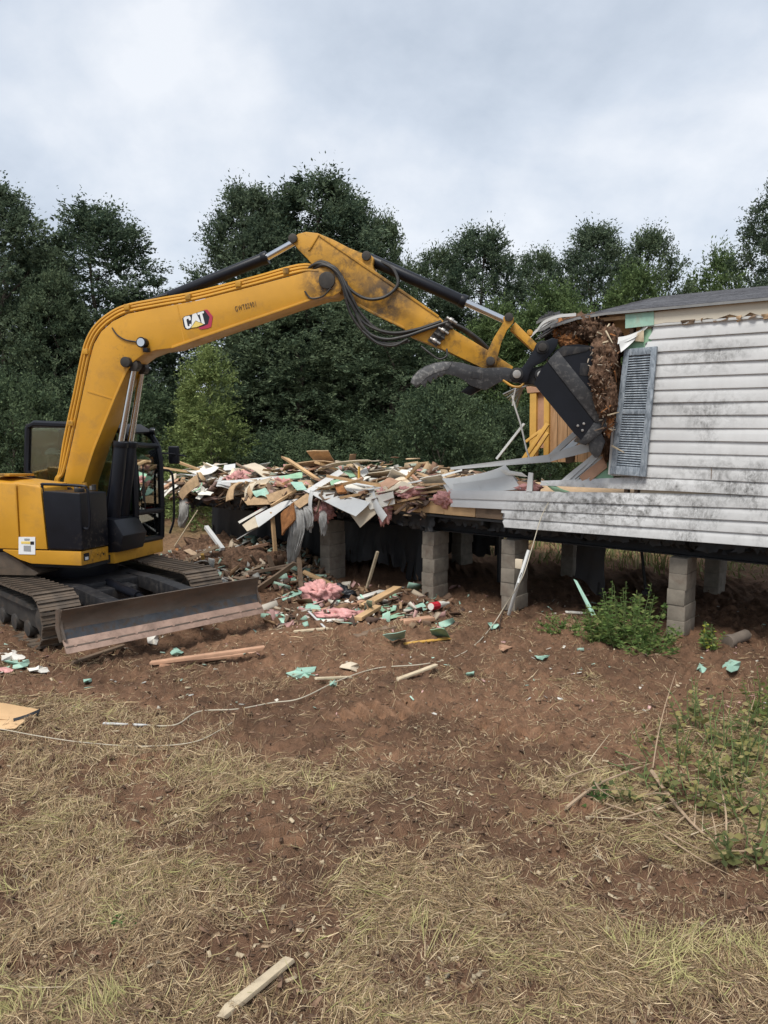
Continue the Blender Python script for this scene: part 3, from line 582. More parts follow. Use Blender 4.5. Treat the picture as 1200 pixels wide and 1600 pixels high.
# --- stick
STICK = [(456, 377), (458, 371), (466, 365), (478, 362), (496, 364), (520, 374), (545, 387), (565, 395), (578, 397), (584, 403), (582, 413), (584, 421), (600, 436), (640, 465), (685, 494), (706, 513), (762, 547), (802, 573), (798, 582), (753, 575), (699, 549), (640, 525), (630, 512), (580, 488), (540, 466), (520, 452), (502, 436), (490, 416), (480, 404), (466, 390)]
stick = pprism(STICK, -.14, .14).build('stick', 'yellow_worn', EX, bevel=.010)
pprism([(500, 366), (503, 367), (600, 433), (686, 493), (684.5, 496), (598, 437), (498.5, 369)], -.152, -.13).build('flange', 'yellow_worn', stick, bevel=.003)
pprism([(499, 366), (484, 391), (481, 391), (496, 366)], -.152, -.13).build('flange', 'yellow_worn', stick, bevel=.003)
pprism([(540, 467), (580, 489), (632, 514), (631, 510), (580, 485), (541, 463)], -.152, -.13).build('flange', 'yellow_worn', stick, bevel=.003)
def pin(px, py, y0, y1, r, mat, parent, name='pin', cap=True):
    a, b = xp(px, py, 0) + EL * y0, xp(px, py, 0) + EL * y1
    o = MB().cyl(a, b, r, 20).build(name, mat, parent, bevel=.006)
    return o
for a, b, r, y in ((463, 377, .055, -.17), (576, 404, .055, -.17), (517, 443, .10, -.23)): pin(a, b, y, -y, r, 'pin_dark', stick)
# hoses over the stick
def hose(pts, r=.019, y=-.2, parent=stick, mat='hose', name='hose'):
    pp = [xp(p[0], p[1], p[2] if len(p) > 2 else y) for p in pts]
    return MB().tube(catmull(pp, 6), r, 8).build(name, mat, parent)
hose([(470, 428, -.1), (496, 412, -.2), (520, 420, -.22), (535, 445, -.24), (548, 490, -.22), (575, 525, -.20), (605, 537, -.2), (640, 533, -.18)])
hose([(475, 424, -.1), (502, 409, -.18), (528, 424, -.2), (545, 455, -.24), (562, 487, -.2), (590, 515, -.19), (625, 522, -.18), (668, 512, -.17)])
hose([(480, 426, -.1), (505, 414, -.22), (530, 430, -.24), (546, 470, -.25), (570, 505, -.2), (610, 520, -.2), (650, 515, -.19), (690, 502, -.17)])
hose([(505, 412, -.2), (525, 420, -.22), (545, 450, -.2), (570, 466, -.19), (595, 466, -.18), (614, 455, -.17), (622, 440, -.15), (614, 420, -.1), (596, 409, -.05)])
hose([(540, 440, -.2), (552, 480, -.22), (572, 517, -.23), (600, 530, -.22), (632, 526, -.2), (665, 515, -.19), (700, 503, -.17)])
hose([(566, 517, -.24), (590, 536, -.24), (615, 540, -.22), (637, 530, -.2)], .016)
hose([(476, 455, -.215), (486, 466, -.22), (504, 463, -.23), (517, 450, -.24)], .010)
hose([(700, 505, -.12), (720, 511, -.1), (745, 528, -.06), (764, 546, -.02)], .022); hose([(702, 508, -.05), (722, 515, -.05), (744, 532, -.04), (760, 545, 0)], .022)
hose([(658, 541, -.18), (672, 552, -.2), (686, 561, -.2), (698, 556, -.19), (698, 545, -.17)], .012, name='hose')
for i in range(5):
    a, b = 672 + i * 6.5, 528 - i * 8.0
    c, d = xp(a, b, -.17), xp(a + 16, b + 9.5, -.17)
    MB().cyl(c, d, .018, 10).cyl(c + (d - c) * .3, c + (d - c) * .62, .030, 8).build('hose_coupling', 'bolt_metal' if i % 2 == 0 else 'pin_dark', stick, bevel=.003)
MB().prism([xp(a, b, -.145) for a, b in ((668, 532), (697, 497), (706, 503), (703, 515), (682, 542))], -EL * .02).build('coupling_plate', 'pin_dark', stick)
# --- hydraulic cylinders
def cylinder(name, a, b, c, rb, rr, parent=EX):
    o = MB().cyl(a, b, rb, 20).cyl(b - (b - a).normalized() * .07, b, rb * 1.14, 20).build(name, 'black_paint', parent, bevel=.006)
    MB().cyl(b, c, rr, 16).build('rod', 'chrome', o); return o
for yy, top, mid, bot in ((-.13, (210, 571), (189, 690), (172, 862)), (.16, (222.5, 576), (204, 690), (186, 862))):
    o = cylinder('boom_cylinder', xp(*bot, yy), xp(*mid, yy), xp(*top, yy), .085, .040)
    c = xp(*top, yy); MB().cyl(c - EL * .06, c + EL * .06, .075, 18).build('rod_end', 'pin_dark', o, bevel=.006)
    MB().tube([xp(mid[0] - 9, mid[1] + 6, yy - .06), xp(bot[0] - 6, bot[1] - 70, yy - .06)], .012, 6).build('oil_line', 'black_paint', o)
c = xp(211, 568, 0); MB().cyl(c - EL * .27, c + EL * .27, .065, 18).build('boom_pin', 'pin_dark', boom, bevel=.006)
o = cylinder('stick_cylinder', xp(240, 474, 0), xp(418, 402, 0), xp(461, 378, 0), .072, .042)
pprism([(225, 485), (232, 470), (244, 465), (252, 470), (262, 478)], -.06, .06).build('bracket', 'yellow_paint', boom, bevel=.008)
hose([(200, 486, -.05), (222, 473, -.06), (240, 466, -.08), (262, 460, -.09)], .014, parent=boom)
o = cylinder('bucket_cylinder', xp(577, 405, 0), xp(728, 473, 0), xp(790, 501, 0), .072, .042)
# --- bucket linkage, thumb, coupler, bucket
for y in (-.19, .16):
    pprism([(787, 503), (786, 496), (791, 491), (799, 491), (803, 497), (802, 504), (792, 516), (783, 536), (777, 560), (774, 571), (760, 573), (759, 562), (763, 546), (772, 527)], y, y + .03).build('tipping_link', 'yellow_worn', EX, bevel=.006)
pin(795, 499, -.21, .21, .05, 'pin_dark', EX); pin(767, 566, -.22, .22, .05, 'pin_dark', EX)
lk = pprism([(797, 514), (805, 503), (840, 538), (845, 546), (842, 554), (834, 549)], -.10, .10).build('bucket_link', 'yellow_worn', EX, bevel=.012)
c = xp(828, 519, -.10); MB().cyl(c + EL * .02, c + EL * .16, .035, 14).build('grease_boss', 'yellow_worn', lk, bevel=.005)
for y in (-.25, .20):
    pprism([(872, 530), (871, 540), (862, 553), (851, 564), (834, 573), (827, 585), (824, 597), (813, 599), (806, 596), (801, 588), (806, 578), (816, 574), (822, 566), (833, 548), (838, 537), (850, 534), (863, 528)], y, y + .05).build('coupler_plate', 'black_paint', EX, bevel=.008)
for a, b in ((846, 546), (807, 587), (844, 588)):
    pin(a, b, -.275, .275, .075, 'black_dusty', EX, 'pin_boss'); pin(a, b, -.30, .30, .048, 'bolt_metal' if b > 560 else 'pin_dark', EX)
pprism([(800, 583), (832, 575), (858, 568), (862, 592), (848, 604), (830, 601), (815, 600)], -.19, .19).build('coupler', 'black_dusty', EX, bevel=.02)
TH_ = [(641, 598), (644, 589), (652, 580), (664, 572), (678, 567), (692, 564.5), (708, 565), (723, 567), (740, 572), (755, 575), (790, 574), (807, 578), (815, 590), (808, 598), (786, 594), (772, 602), (758, 610), (746, 606), (734, 602), (726, 595), (716, 589), (704, 585.5), (694, 584), (690, 590), (685, 586), (681, 594), (677, 589), (673, 599), (668, 594), (664, 605), (657, 600), (651, 606)]
thumb = None
for y in (-.22, .14):
    o = pprism(TH_, y, y + .045).build('thumb', 'steel_scraped', EX, bevel=.005)
    if thumb is None: thumb = o
    else: o.name = 'thumb_plate'
pprism([(655, 585), (700, 569), (740, 577), (760, 590), (735, 590), (700, 580), (662, 594)], -.18, .15).build('cross_plate', 'black_dusty', thumb)
pprism([(642, 598), (645, 589), (653, 580.5), (665, 573), (679, 568), (693, 565.5), (706, 566), (700, 577), (688, 580), (676, 584), (666, 590), (658, 598), (651, 603)], -.225, -.214).build('worn_tip', 'steel_bright', thumb, bevel=.002)
pprism([(737, 580), (753, 583), (751, 593), (735, 590)], -.226, -.215).build('maker_plate', 'black_dusty', thumb, bevel=.002)
pprism([(720, 612), (735, 600), (790, 585), (796, 592), (760, 604), (735, 618)], -.05, .06).build('thumb_link', 'black_paint', thumb, bevel=.008)
hose([(786, 594, -.21), (800, 603, -.23), (812, 604, -.24), (818, 599, -.23)], .014, mat='yellow_worn', parent=EX, name='grease_line')
BW = .37
bucket = thing('tmp', ES, 'x', 'x'); bpy.data.objects.remove(bucket)
shell_px = [(846, 578), (858, 562), (868, 548), (880, 540), (904, 538), (926, 541), (944, 558), (955, 585), (960, 615), (957, 642), (946, 664), (918, 688)]
inner = [(850, 582), (861, 566), (871, 553), (882, 545), (904, 543), (923, 546), (939, 561), (950, 587), (955, 615), (952, 640), (942, 660), (915, 684)]
bucket = pprism(shell_px + inner[::-1], -BW, BW).build('bucket', 'black_dusty', EX, ang=40)
side_px = [(834, 600), (846, 576), (858, 562), (868, 548), (880, 540), (904, 538.5), (926, 541.5), (944, 558.5), (954, 585), (959, 615), (956, 642), (945, 664), (917, 688), (910, 690), (898, 678)]
for y in (-BW - .02, BW): pprism(side_px, y, y + .02).build('side_plate', 'black_paint', bucket)
pprism([(856, 565), (860, 559), (872, 548), (952, 648), (945, 662), (930, 660)], -BW - .034, -BW - .018).build('wear_bar', 'steel_scraped', bucket, bevel=.004)
pprism([(866, 553), (880, 541), (924, 542), (916, 549), (884, 556), (872, 558)], -BW - .030, -BW - .018).build('top_bar', 'black_dusty', bucket, bevel=.004)
pprism([(907, 567), (922, 568), (920, 588), (905, 586)], -BW - .025, -BW - .018).build('wear_pad', 'black_dusty', bucket, bevel=.002)
pprism([(928, 660), (946, 660), (950, 668), (915, 696), (905, 692)], -BW - .026, BW + .022).build('lip', 'steel_scraped', bucket, bevel=.01)
for a, b in ((907, 662), (898, 665), (905, 672)): pin(a, b, -BW - .034, -BW - .018, .015, 'bolt_metal', bucket, 'bolt')
for k in range(5):
    y = -BW + .05 + k * (2 * BW - .1) / 4
    pprism([(918 , 678), (938 , 672), (946, 690), (938, 712), (931, 716), (922, 706)], y - .045, y + .045).build('tooth', 'steel_scraped', bucket, bevel=.012)
# --- cab
CY0, CY1 = .27, 1.06
CP = [(.70, .90), (.72, 1.30), (.72, 2.02), (.69, 2.22), (.60, 2.37), (.42, 2.46), (-.70, 2.50), (-.80, 2.44), (-.85, 1.86), (-.72, 1.66), (-.70, .90)]
m = MB()
for y in (CY0, CY1):
    m.tube([X(a, y, b) for a, b in CP] + [X(CP[0][0], y, CP[0][1])], .045, 8, cap=False)
    m.tube([X(.02, y, .92), X(.02, y, 2.46)], .035, 8); m.tube([X(.71, y, 1.25), X(.02, y, 1.25)], .03, 6)
for i in (0, 1, 3, 6, 8, 9): m.tube([X(CP[i][0], CY0, CP[i][1]), X(CP[i][0], CY1, CP[i][1])], .038, 8)
cab = m.build('cab', 'black_paint', EX)
MB().prism([X(a, CY0 - .03, b) for a, b in ((.62, 2.38), (.44, 2.485), (-.70, 2.525), (-.84, 2.48), (-.80, 2.44), (.40, 2.44), (.58, 2.35))], EL * (CY1 - CY0 + .06)).build('roof', 'black_dusty', cab, bevel=.02)
m = MB(); XB(m, -.68, .70, CY0 + .02, CY1 - .02, .88, .93); XB(m, -.68, -.02, CY0 - .01, CY0 + .02, .93, 1.62); XB(m, -.68, .0, CY1 - .02, CY1 + .01, .93, 1.3); m.build('cab_panel', 'black_paint', cab, bevel=.005)
def pane(poly, ext): return MB().prism(poly, ext).build('pane', 'cab_glass', cab, smooth=False)
for y in (CY0, CY1):
    pane([X(a, y, b) for a, b in ((.68, 1.27), (.69, 2.0), (.66, 2.2), (.57, 2.33), (.40, 2.42), (.05, 2.43), (.05, 1.27))], EL * .006)
    pane([X(a, y, b) for a, b in ((-.01, 2.43), (-.68, 2.46), (-.77, 2.42), (-.81, 1.87), (-.69, 1.68), (-.01, 1.64))], EL * .006)
    pane([X(a, y, b) for a, b in ((.67, .95), (.68, 1.22), (.05, 1.22), (.05, .95))], EL * .006)
pane([X(.72, CY0 + .04, 1.29), X(.72, CY1 - .04, 1.29), X(.72, CY1 - .04, 2.02), X(.69, CY1 - .04, 2.21), X(.69, CY0 + .04, 2.21), X(.72, CY0 + .04, 2.02)], EH * -.006)
pane([X(.70, CY0 + .04, .95), X(.70, CY1 - .04, .95), X(.715, CY1 - .04, 1.27), X(.715, CY0 + .04, 1.27)], EH * -.006)
pane([X(-.85, CY0 + .04, 1.88), X(-.85, CY1 - .04, 1.88), X(-.80, CY1 - .04, 2.42), X(-.80, CY0 + .04, 2.42)], EH * .006)
wip = MB().tube([X(.745, .50, 1.30), X(.75, .46, 1.85)], .010, 6).tube([X(.75, .44, 1.45), X(.753, .46, 1.95)], .012, 6); wip.build('wiper', 'hose', cab)
MB().tube(catmull([X(.74, 1.11, 1.88), X(.82, 1.15, 1.86), X(.86, 1.16, 1.75), X(.86, 1.16, 1.2), X(.80, 1.13, .95)], 5), .017, 8).build('grab_rail', 'black_paint', cab)
MB().tube([X(.68, 1.08, 2.12), X(.84, 1.20, 2.11), X(1.02, 1.28, 2.08)], .012, 6).build('mirror_arm', 'black_paint', cab)
mc = xp(272, 711, 1.25); MB().box(mc, (.16, .07, .26), (EH, EL, UZ)).build('mirror', 'black_paint', cab, bevel=.03, seg=3)
c = X(.62, 1.0, 2.43); wl_ = MB().cyl(c, c + EH * .07, .05, 14).build('cab_lamp', 'black_paint', cab, bevel=.006); MB().cyl(c + EH * .071, c + EH * .076, .042, 14).build('lens', 'chrome', wl_)
m = MB(); XB(m, -.78, -.30, .42, .84, 1.18, 1.28); xprism([(-.82, 1.25), (-.76, 1.25), (-.79, 1.86), (-.83, 1.86)], .44, .82, m); m.build('seat', 'seat_fabric', cab, bevel=.03, seg=3)
m = MB(); XB(m, -.35, .10, .33, .42, 1.40, 1.48); XB(m, -.35, .10, .94, 1.02, 1.40, 1.48); XB(m, .05, .10, .33, .40, .95, 1.42); m.build('console', 'black_dusty', cab, bevel=.02)
m = MB(); XB(m, .44, .47, .36, .50, 1.42, 1.66); m.build('monitor', 'black_dusty', cab, bevel=.008)
for y in (.38, .98): MB().tube([X(.04, y, 1.48), X(.07, y, 1.62)], [.016, .022], 8).build('joystick', 'hose', cab)
# --- operator (one skinned body, clothes as children)
OP = thing('person', X(-.30, .66, .93), 'seated operator in pale cap and grey-green shirt behind the cab window', 'person')
def skin(name, J, E_, mat, parent, sub=2):
    me = bpy.data.meshes.new(name); me.from_pydata([tuple(X(*p[:3])) for p in J], E_, []); me.materials.append(MATS[mat])
    o = link(bpy.data.objects.new(name, me), parent)
    o.modifiers.new('Skin', 'SKIN'); o.modifiers.new('Subdivision', 'SUBSURF').levels = sub; o.modifiers['Subdivision'].render_levels = sub
    if not me.skin_vertices: me.skin_vertices.new()
    for v, p in zip(me.skin_vertices[0].data, J): r = p[3]; v.radius = (r, r)
    me.skin_vertices[0].data[0].use_root = True; me.polygons.foreach_set('use_smooth', [True] * len(me.polygons)); o.modifiers['Skin'].use_smooth_shade = True
    return o
bx_, by_ = -.655, .62
J = [(bx_, by_, 1.40, .13), (bx_ - .03, by_, 1.60, .12), (bx_ - .06, by_, 1.78, .13), (bx_ - .06, by_, 1.88, .055), (bx_ - .04, by_, 1.95, .055), (bx_ - .02, by_, 2.02, .088), (bx_ - .01, by_, 2.09, .085)]
Ed = [(0, 1), (1, 2), (2, 3), (3, 4), (4, 5), (5, 6)]
for s in (-1, 1):
    k = len(J); J += [(bx_ - .06, by_ + s * .19, 1.79, .065), (bx_ + .06, by_ + s * .25, 1.57, .045), (bx_ + .34, by_ + s * .29, 1.56, .032), (bx_ + .41, by_ + s * .30, 1.58, .03)]
    Ed += [(2, k), (k, k + 1), (k + 1, k + 2), (k + 2, k + 3)]
    for f in range(5):
        q = len(J); dy = s * (.026 - .013 * f); J += [(bx_ + .45, by_ + s * .30 + dy, 1.60 - .006 * abs(f - 2), .009), (bx_ + .48, by_ + s * .30 + dy * 1.1, 1.575 - .005 * f, .008)]; Ed += [(k + 3, q), (q, q + 1)]
    k = len(J); J += [(bx_ + .04, by_ + s * .10, 1.36, .10), (bx_ + .44, by_ + s * .14, 1.36, .07), (bx_ + .56, by_ + s * .14, 1.0, .05), (bx_ + .72, by_ + s * .15, .97, .04)]
    Ed += [(0, k), (k, k + 1), (k + 1, k + 2), (k + 2, k + 3)]
skin('body', J, Ed, 'skin', OP)
S_ = [(bx_, by_, 1.42, .155), (bx_ - .03, by_, 1.60, .145), (bx_ - .06, by_, 1.77, .150)]; Se = [(0, 1), (1, 2)]
for s in (-1, 1): k = len(S_); S_ += [(bx_ - .06, by_ + s * .19, 1.79, .085), (bx_ + .06, by_ + s * .25, 1.57, .062), (bx_ + .28, by_ + s * .285, 1.56, .05)]; Se += [(2, k), (k, k + 1), (k + 1, k + 2)]
skin('shirt', S_, Se, 'shirt_cloth', OP)
T_ = [(bx_, by_, 1.37, .14)]; Te = []
for s in (-1, 1): k = len(T_); T_ += [(bx_ + .06, by_ + s * .10, 1.36, .115), (bx_ + .44, by_ + s * .14, 1.36, .085), (bx_ + .56, by_ + s * .14, 1.02, .065)]; Te += [(0, k), (k, k + 1), (k + 1, k + 2)]
skin('trousers', T_, Te, 'trouser_cloth', OP)
hc = X(bx_ - .015, by_, 2.06); m = MB()
rings = []
for i in range(6):
    a = i / 5 * PI / 2; rings.append([hc + EH * .115 * math.cos(a) * math.cos(b) + EL * .10 * math.cos(a) * math.sin(b) + UZ * (.03 + .095 * math.sin(a)) for b in [2 * PI * j / 16 for j in range(16)]])
vs = [v for r in rings for v in r]; m.add(vs, [(i * 16 + j, i * 16 + (j + 1) % 16, (i + 1) * 16 + (j + 1) % 16, (i + 1) * 16 + j) for i in range(5) for j in range(16)])
m.prism([hc + EH * a + EL * b + UZ * .035 for a, b in ((.08, -.085), (.17, -.06), (.20, 0), (.17, .06), (.08, .085))], UZ * .008); m.build('cap', 'cap_cloth', OP)
for s in (-1, 1):
    c = X(bx_ + .075, by_ + s * .034, 2.035); MB().cyl(c, c + EH * .006, .010, 8).build('eye', 'hose', OP); c = X(bx_ - .015, by_ + s * .088, 2.02); MB().tube([c + UZ * .03, c + EL * s * .016, c - UZ * .03], [.008, .014, .008], 6).build('ear', 'skin', OP)
MB().prism([X(bx_ + .070, by_ - .014, 2.0), X(bx_ + .105, by_ - .008, 1.995), X(bx_ + .072, by_ - .008, 2.04)], EL * .024).build('nose', 'skin', OP)
m = MB(); m.box(X(bx_ + .068, by_, 1.965), (.012, .05, .01), (EH, EL, UZ)); m.build('mouth', 'decal_red', OP)

# ------------------------------------------------------------------ half-demolished mobile home
HO = thing('mobile_home', W(0, 2.1, 1.2), 'half demolished white-sided mobile home raised on concrete block piers', 'mobile home')
TR0, TEND = -3.6, 10.3
T = lambda px, py=700, n=0: wtz(px, py, n)[0]
def WB(m, t0, t1, n0, n1, z0, z1, mi=0):
    pts = [W(a, b, c) for a in (t0, t1) for b in (n0, n1) for c in (z0, z1)]
    return m.add(pts, [(0, 1, 3, 2), (4, 6, 7, 5), (0, 4, 5, 1), (2, 3, 7, 6), (0, 2, 6, 4), (1, 5, 7, 3)], mi)
def wpoly(px, n0, n1): return MB().prism([wp(a, b, n0) for a, b in px], WN * (n1 - n0))
rng = random.Random(3)
# chassis
for n in (.36, 2.9):
    m = MB(); WB(m, TR0, TEND, n - .006, n + .006, .985, 1.185); WB(m, TR0, TEND, n - .07, n + .07, .97, .985); WB(m, TR0, TEND, n - .07, n + .07, 1.185, 1.20); m.build('chassis_beam', 'frame_steel', HO)
for k in range(11):
    t = TR0 + .5 + k * 1.3; m = MB(); WB(m, t - .03, t + .03, .37, 2.89, 1.06, 1.17); m.build('cross_member', 'frame_steel', HO)
    m = MB(); m.prism([W(t - .02, .03, 1.2), W(t - .02, .35, 1.2), W(t - .02, .35, 1.02), W(t - .02, .03, 1.15)], WU * .04); m.build('outrigger', 'frame_steel', HO)
m = MB(); WB(m, TR0, TEND, .03, 4.2, 1.205, 1.235); m.build('belly_board', 'belly_wrap', HO)
for k in range(34):
    t = TR0 + .2 + k * .405; m = MB(); WB(m, t, t + .04, .06, 4.17, 1.236, 1.385); m.build('floor_joist', 'old_wood', HO)
m = MB(); WB(m, TR0, TEND, .05, 4.2, 1.387, 1.405); m.build('floor_deck', 'particle_board', HO)
cuts = [TR0, 0.2, 3.5, 4.0, 4.32, 4.95, 5.35, 6.3, 7.4, 8.6, TEND]
for a, b in zip(cuts[:-1], cuts[1:]):
    m = MB(); WB(m, a + .004, b - .004, .02 + rng.uniform(0, .012), .058, 1.237 + rng.uniform(0, .015), 1.386 + rng.uniform(-.01, .03))
    m.build('rim_joist', 'pine' if 3.4 < a < 5.2 else 'old_wood', HO, bevel=.003)
m = MB(); WB(m, TR0, TEND, 4.16, 4.2, 1.24, 1.386); m.build('rim_joist', 'old_wood', HO)
# torn underlay below the floor, added dark backing at left, a waste pipe, a brace
def hangsheet(name, t0, t1, n, z1, zlo, mat, seed, parent, k=26, rows=6, amp=.10):
    r = random.Random(seed); V, F_ = [], []
    for i in range(k + 1):
        t = t0 + (t1 - t0) * i / k; zl = zlo + (float(fbm(t * 2.3, seed * 1.7, seed, 4)) - .5) * .55 * min(1, (z1 - zlo) * 2.2) + r.uniform(-.02, .02)
        for j in range(rows + 1):
            f = j / rows; V.append(W(t + r.uniform(-.03, .03) * f, n + amp * f * math.sin(t * 5 + seed) + r.uniform(-.03, .03) * f, z1 + (zl - z1) * f))
    for i in range(k):
        for j in range(rows):
            if j == rows - 1 and r.random() < .12: continue
            a = i * (rows + 1) + j; F_.append((a, a + 1, a + rows + 2, a + rows + 1))
    m = MB().add(V, F_); nv = len(V); return m.build(name, mat, parent)
hangsheet('underlay_and_dark_backing', 5.0, 10.2, 1.1, 1.21, .12, 'belly_wrap', 4, HO, 110)  # added black sheet, stands in for the shade under the floor
hangsheet('underlay_and_dark_backing', 4.2, 9.8, .10, 1.21, 1.02, 'belly_wrap', 9, HO, 160, 5, .04)
hangsheet('underlay_and_dark_backing', 5.0, 10.2, 3.4, 1.21, .1, 'belly_wrap', 14, HO, 80)  # second added sheet, keeps the space behind dark
hangsheet('underlay_and_dark_backing', -.2, 4.2, .20, 1.205, 1.08, 'belly_wrap', 21, HO, 120, 3, .02)
hangsheet('underlay_and_dark_backing', 2.2, 2.62, 1.3, 1.2, .25, 'belly_wrap', 31, HO, 8, 6, .05)
MB().tube(catmull([W(5.3, 1.6, 1.16), W(4.4, 1.6, 1.12), W(4.12, 1.6, 1.05), W(4.02, 1.6, .85), W(4.0, 1.6, .05)], 6), .055, 10).build('waste_pipe', 'dark_plastic', HO)
MB().tube([W(TR0, 1.7, 1.02), W(2.4, 1.7, 1.10)], .05, 8).build('duct', 'frame_steel', HO)
MB().tube([W(1.62, .9, 1.2), W(1.50, .9, .38)], .018, 6).build('hanger_rod', 'frame_steel', HO); MB().box(W(1.49, .9, .35), (.09, .09, .06), (WU, WN, UZ)).build('hanger_foot', 'frame_steel', HO)
# siding courses
def siding(name, t0, t1, zf, hf, seed, tear=0.0, nb=0.0, parent=HO):
    r = random.Random(seed); k = max(6, int((t1 - t0) / .22)); prof = [(-.003, 1.04), (-.014, .60), (-.0145, .52), (-.022, .08), (-.021, .0), (-.005, -.01), (.004, .1), (.006, 1.04)]
    V, F_ = [], []; p = len(prof)
    for i in range(k + 1):
        t = t0 + (t1 - t0) * i / k; z, hh = zf(t), hf(t); w = (vnoise(np.array([t * 1.3]), np.array([seed * 3.7]))[0] - .5) * .012 + nb
        for j, (n, f) in enumerate(prof):
            tt = t + (r.uniform(-.03, .03) * tear if i == k else 0); V.append(W(tt, n + w * (1 if f < .9 else .4), z + hh * f))
    for i in range(k):
        for j in range(p):
            a = i * p + j; b = i * p + (j + 1) % p; F_.append((a, b, b + p, a + p))
    F_ += [tuple(range(p)), tuple(range(k * p, k * p + p))]
    return MB().add(V, F_).build(name, 'siding', parent, ang=30)
zb = lambda t: 1.212 - .017 * max(t, 0)
zt = lambda t: 1.745 - .040 * max(t, 0)
LEFT = [T(789, 820), T(787, 812), T(706, 795), T(704, 775)]
for i in range(4):
    hf = lambda t, i=i: (zt(t) - zb(t)) / 4 * (1.0 if t < 3 else 1.0)
    siding('siding_course', TR0, LEFT[i], lambda t, i=i: zb(t) + (zt(t) - zb(t)) / 4 * i, hf, i + 1, 1.0, -.004 - .002 * (4 - i))
PIT = .1392
ends = [T(848, 758), 1.62, 1.55, 1.53, 1.55, 1.52, 1.50, 1.50, 1.47, 1.46, 1.44, 1.30, 1.24]
for i in range(13):
    if i == 0: zf = lambda t: 1.745 + (.0 if t < .8 else -.012 * (t - .8)); hf = lambda t: PIT * (1 if t < 1.3 else max(.35, 1 - .5 * (t - 1.3)))
    else: zf = lambda t, i=i: 1.745 + i * PIT; hf = lambda t: PIT
    siding('siding_course', TR0, ends[i], zf, hf, 20 + i, 1.0, -.006 if i else -.012)
m = MB(); WB(m, TR0, 1.34, -.032, -.004, 1.745 + 13 * PIT, 1.745 + 13 * PIT + .028); m.build('trim_strip', 'white_vinyl', HO, bevel=.004)
for k, (c, t) in enumerate(((2, -.05), (1, .52), (6, -1.2), (9, -.9), (3, -1.7))):        # lap joints between lengths of siding
    z = 1.745 + c * PIT; m = MB(); WB(m, t, t + .006, -.030, -.026, z + .01, z + PIT * .95); m.build('lap_joint', 'old_wood', HO)
# wall core, studs at the torn end
m = MB(); WB(m, TR0, 1.30, .012, .10, 1.41, 3.70); m.build('wall_core', 'drywall_tan', HO)
for t, l in ((1.33, .0), (1.45, .1)):
    m = MB(); WB(m, t, t + .04, .012, .10, 1.41 + l, 3.68); m.build('stud', 'old_wood', HO)
# curled siding and foam at the top corner
def grid_slab(P, th, warp=0.0, seed=0, nu=6, nv=4, bend=None):
    """P: 4 corners in order; a thin warped board with real thickness"""
    r = random.Random(seed); a, b, c, d = [Vector(p) for p in P]; nrm = ((b - a).cross(d - a)); nrm = nrm.normalized() if nrm.length > 1e-9 else Vector((0, 0, 1))
    ph = [r.uniform(0, 6) for _ in range(4)]; V, F_ = [], []
    for s in (0, 1):
        for i in range(nu + 1):
            for j in range(nv + 1):
                u, v = i / nu, j / nv; p = (a * (1 - u) + b * u) * (1 - v) + (d * (1 - u) + c * u) * v
                w = warp * (math.sin(u * 3.3 + ph[0]) * .6 + math.sin(v * 4.1 + ph[1]) * .4 + .5 * math.sin(u * 7 + v * 5 + ph[2]) * .6)
                if bend: w += bend * 4 * u * (1 - u)
                V.append(p + nrm * (w + (th if s else 0)))
    q = nv + 1; o = (nu + 1) * q
    for i in range(nu):
        for j in range(nv):
            k = i * q + j; F_ += [(k, k + q, k + q + 1, k + 1), (o + k, o + k + 1, o + k + q + 1, o + k + q)]
    for i in range(nu):
        for j in (0, nv):
            k = i * q + j; F_.append((k, k + q, o + k + q, o + k))
    for j in range(nv):
        for i in (0, nu):
            k = i * q + j; F_.append((k, k + 1, o + k + 1, o + k))
    return MB().add(V, F_)
def wq(*pts): return [wp(a, b, n) for a, b, n in pts]
grid_slab(wq((967, 534, -.16), (1012, 510, -.03), (1004, 516, -.04), (970, 550, -.20)), .004, .012, 1, 10, 5, .03).build('curled_siding', 'white_vinyl', HO)
grid_slab(wq((966, 527, -.06), (1012, 507, -.02), (1012, 511, -.05), (965, 538, -.16)), .004, .006, 2, 8, 3, .03).build('curled_siding', 'white_vinyl', HO)
grid_slab(wq((996, 520, -.07), (1006, 516, -.05), (1006, 534, -.05), (992, 533, -.07)), .03, .01, 3).build('torn_board', 'bleached_wood', HO)
wpoly(((1000, 516), (1018, 514), (1018, 542), (980, 546), (984, 530)), -.012, .01).build('sheathing', 'green_board', HO)
# shutter hanging askew
SQ = [wp(977, 546, -.055), wp(1028, 541.5, -.045), wp(1010, 745, -.05), wp(954, 740, -.085)]
def SP(u, v): a, b, c, d = SQ; return (a * (1 - u) + b * u) * (1 - v) + (d * (1 - u) + c * u) * v
sn = (SQ[1] - SQ[0]).cross(SQ[3] - SQ[0]).normalized()
if sn.dot(WN) > 0: sn = -sn
def sbox(u0, u1, v0, v1, d0, d1): return MB().prism([SP(u0, v0) + sn * d0, SP(u1, v0) + sn * d0, SP(u1, v1) + sn * d0, SP(u0, v1) + sn * d0], sn * (d1 - d0))
shut = sbox(.0, 1, 0, 1, .0, .006).build('shutter', 'shutter_blue', HO)
for u0, u1 in ((0, .17), (.83, 1)): sbox(u0, u1, 0, 1, .007, .036).build('stile', 'shutter_blue', shut, bevel=.004)
for v0, v1 in ((.0, .055), (.475, .515), (.93, 1)): sbox(.171, .829, v0, v1, .007, .034).build('rail', 'shutter_blue', shut, bevel=.004)
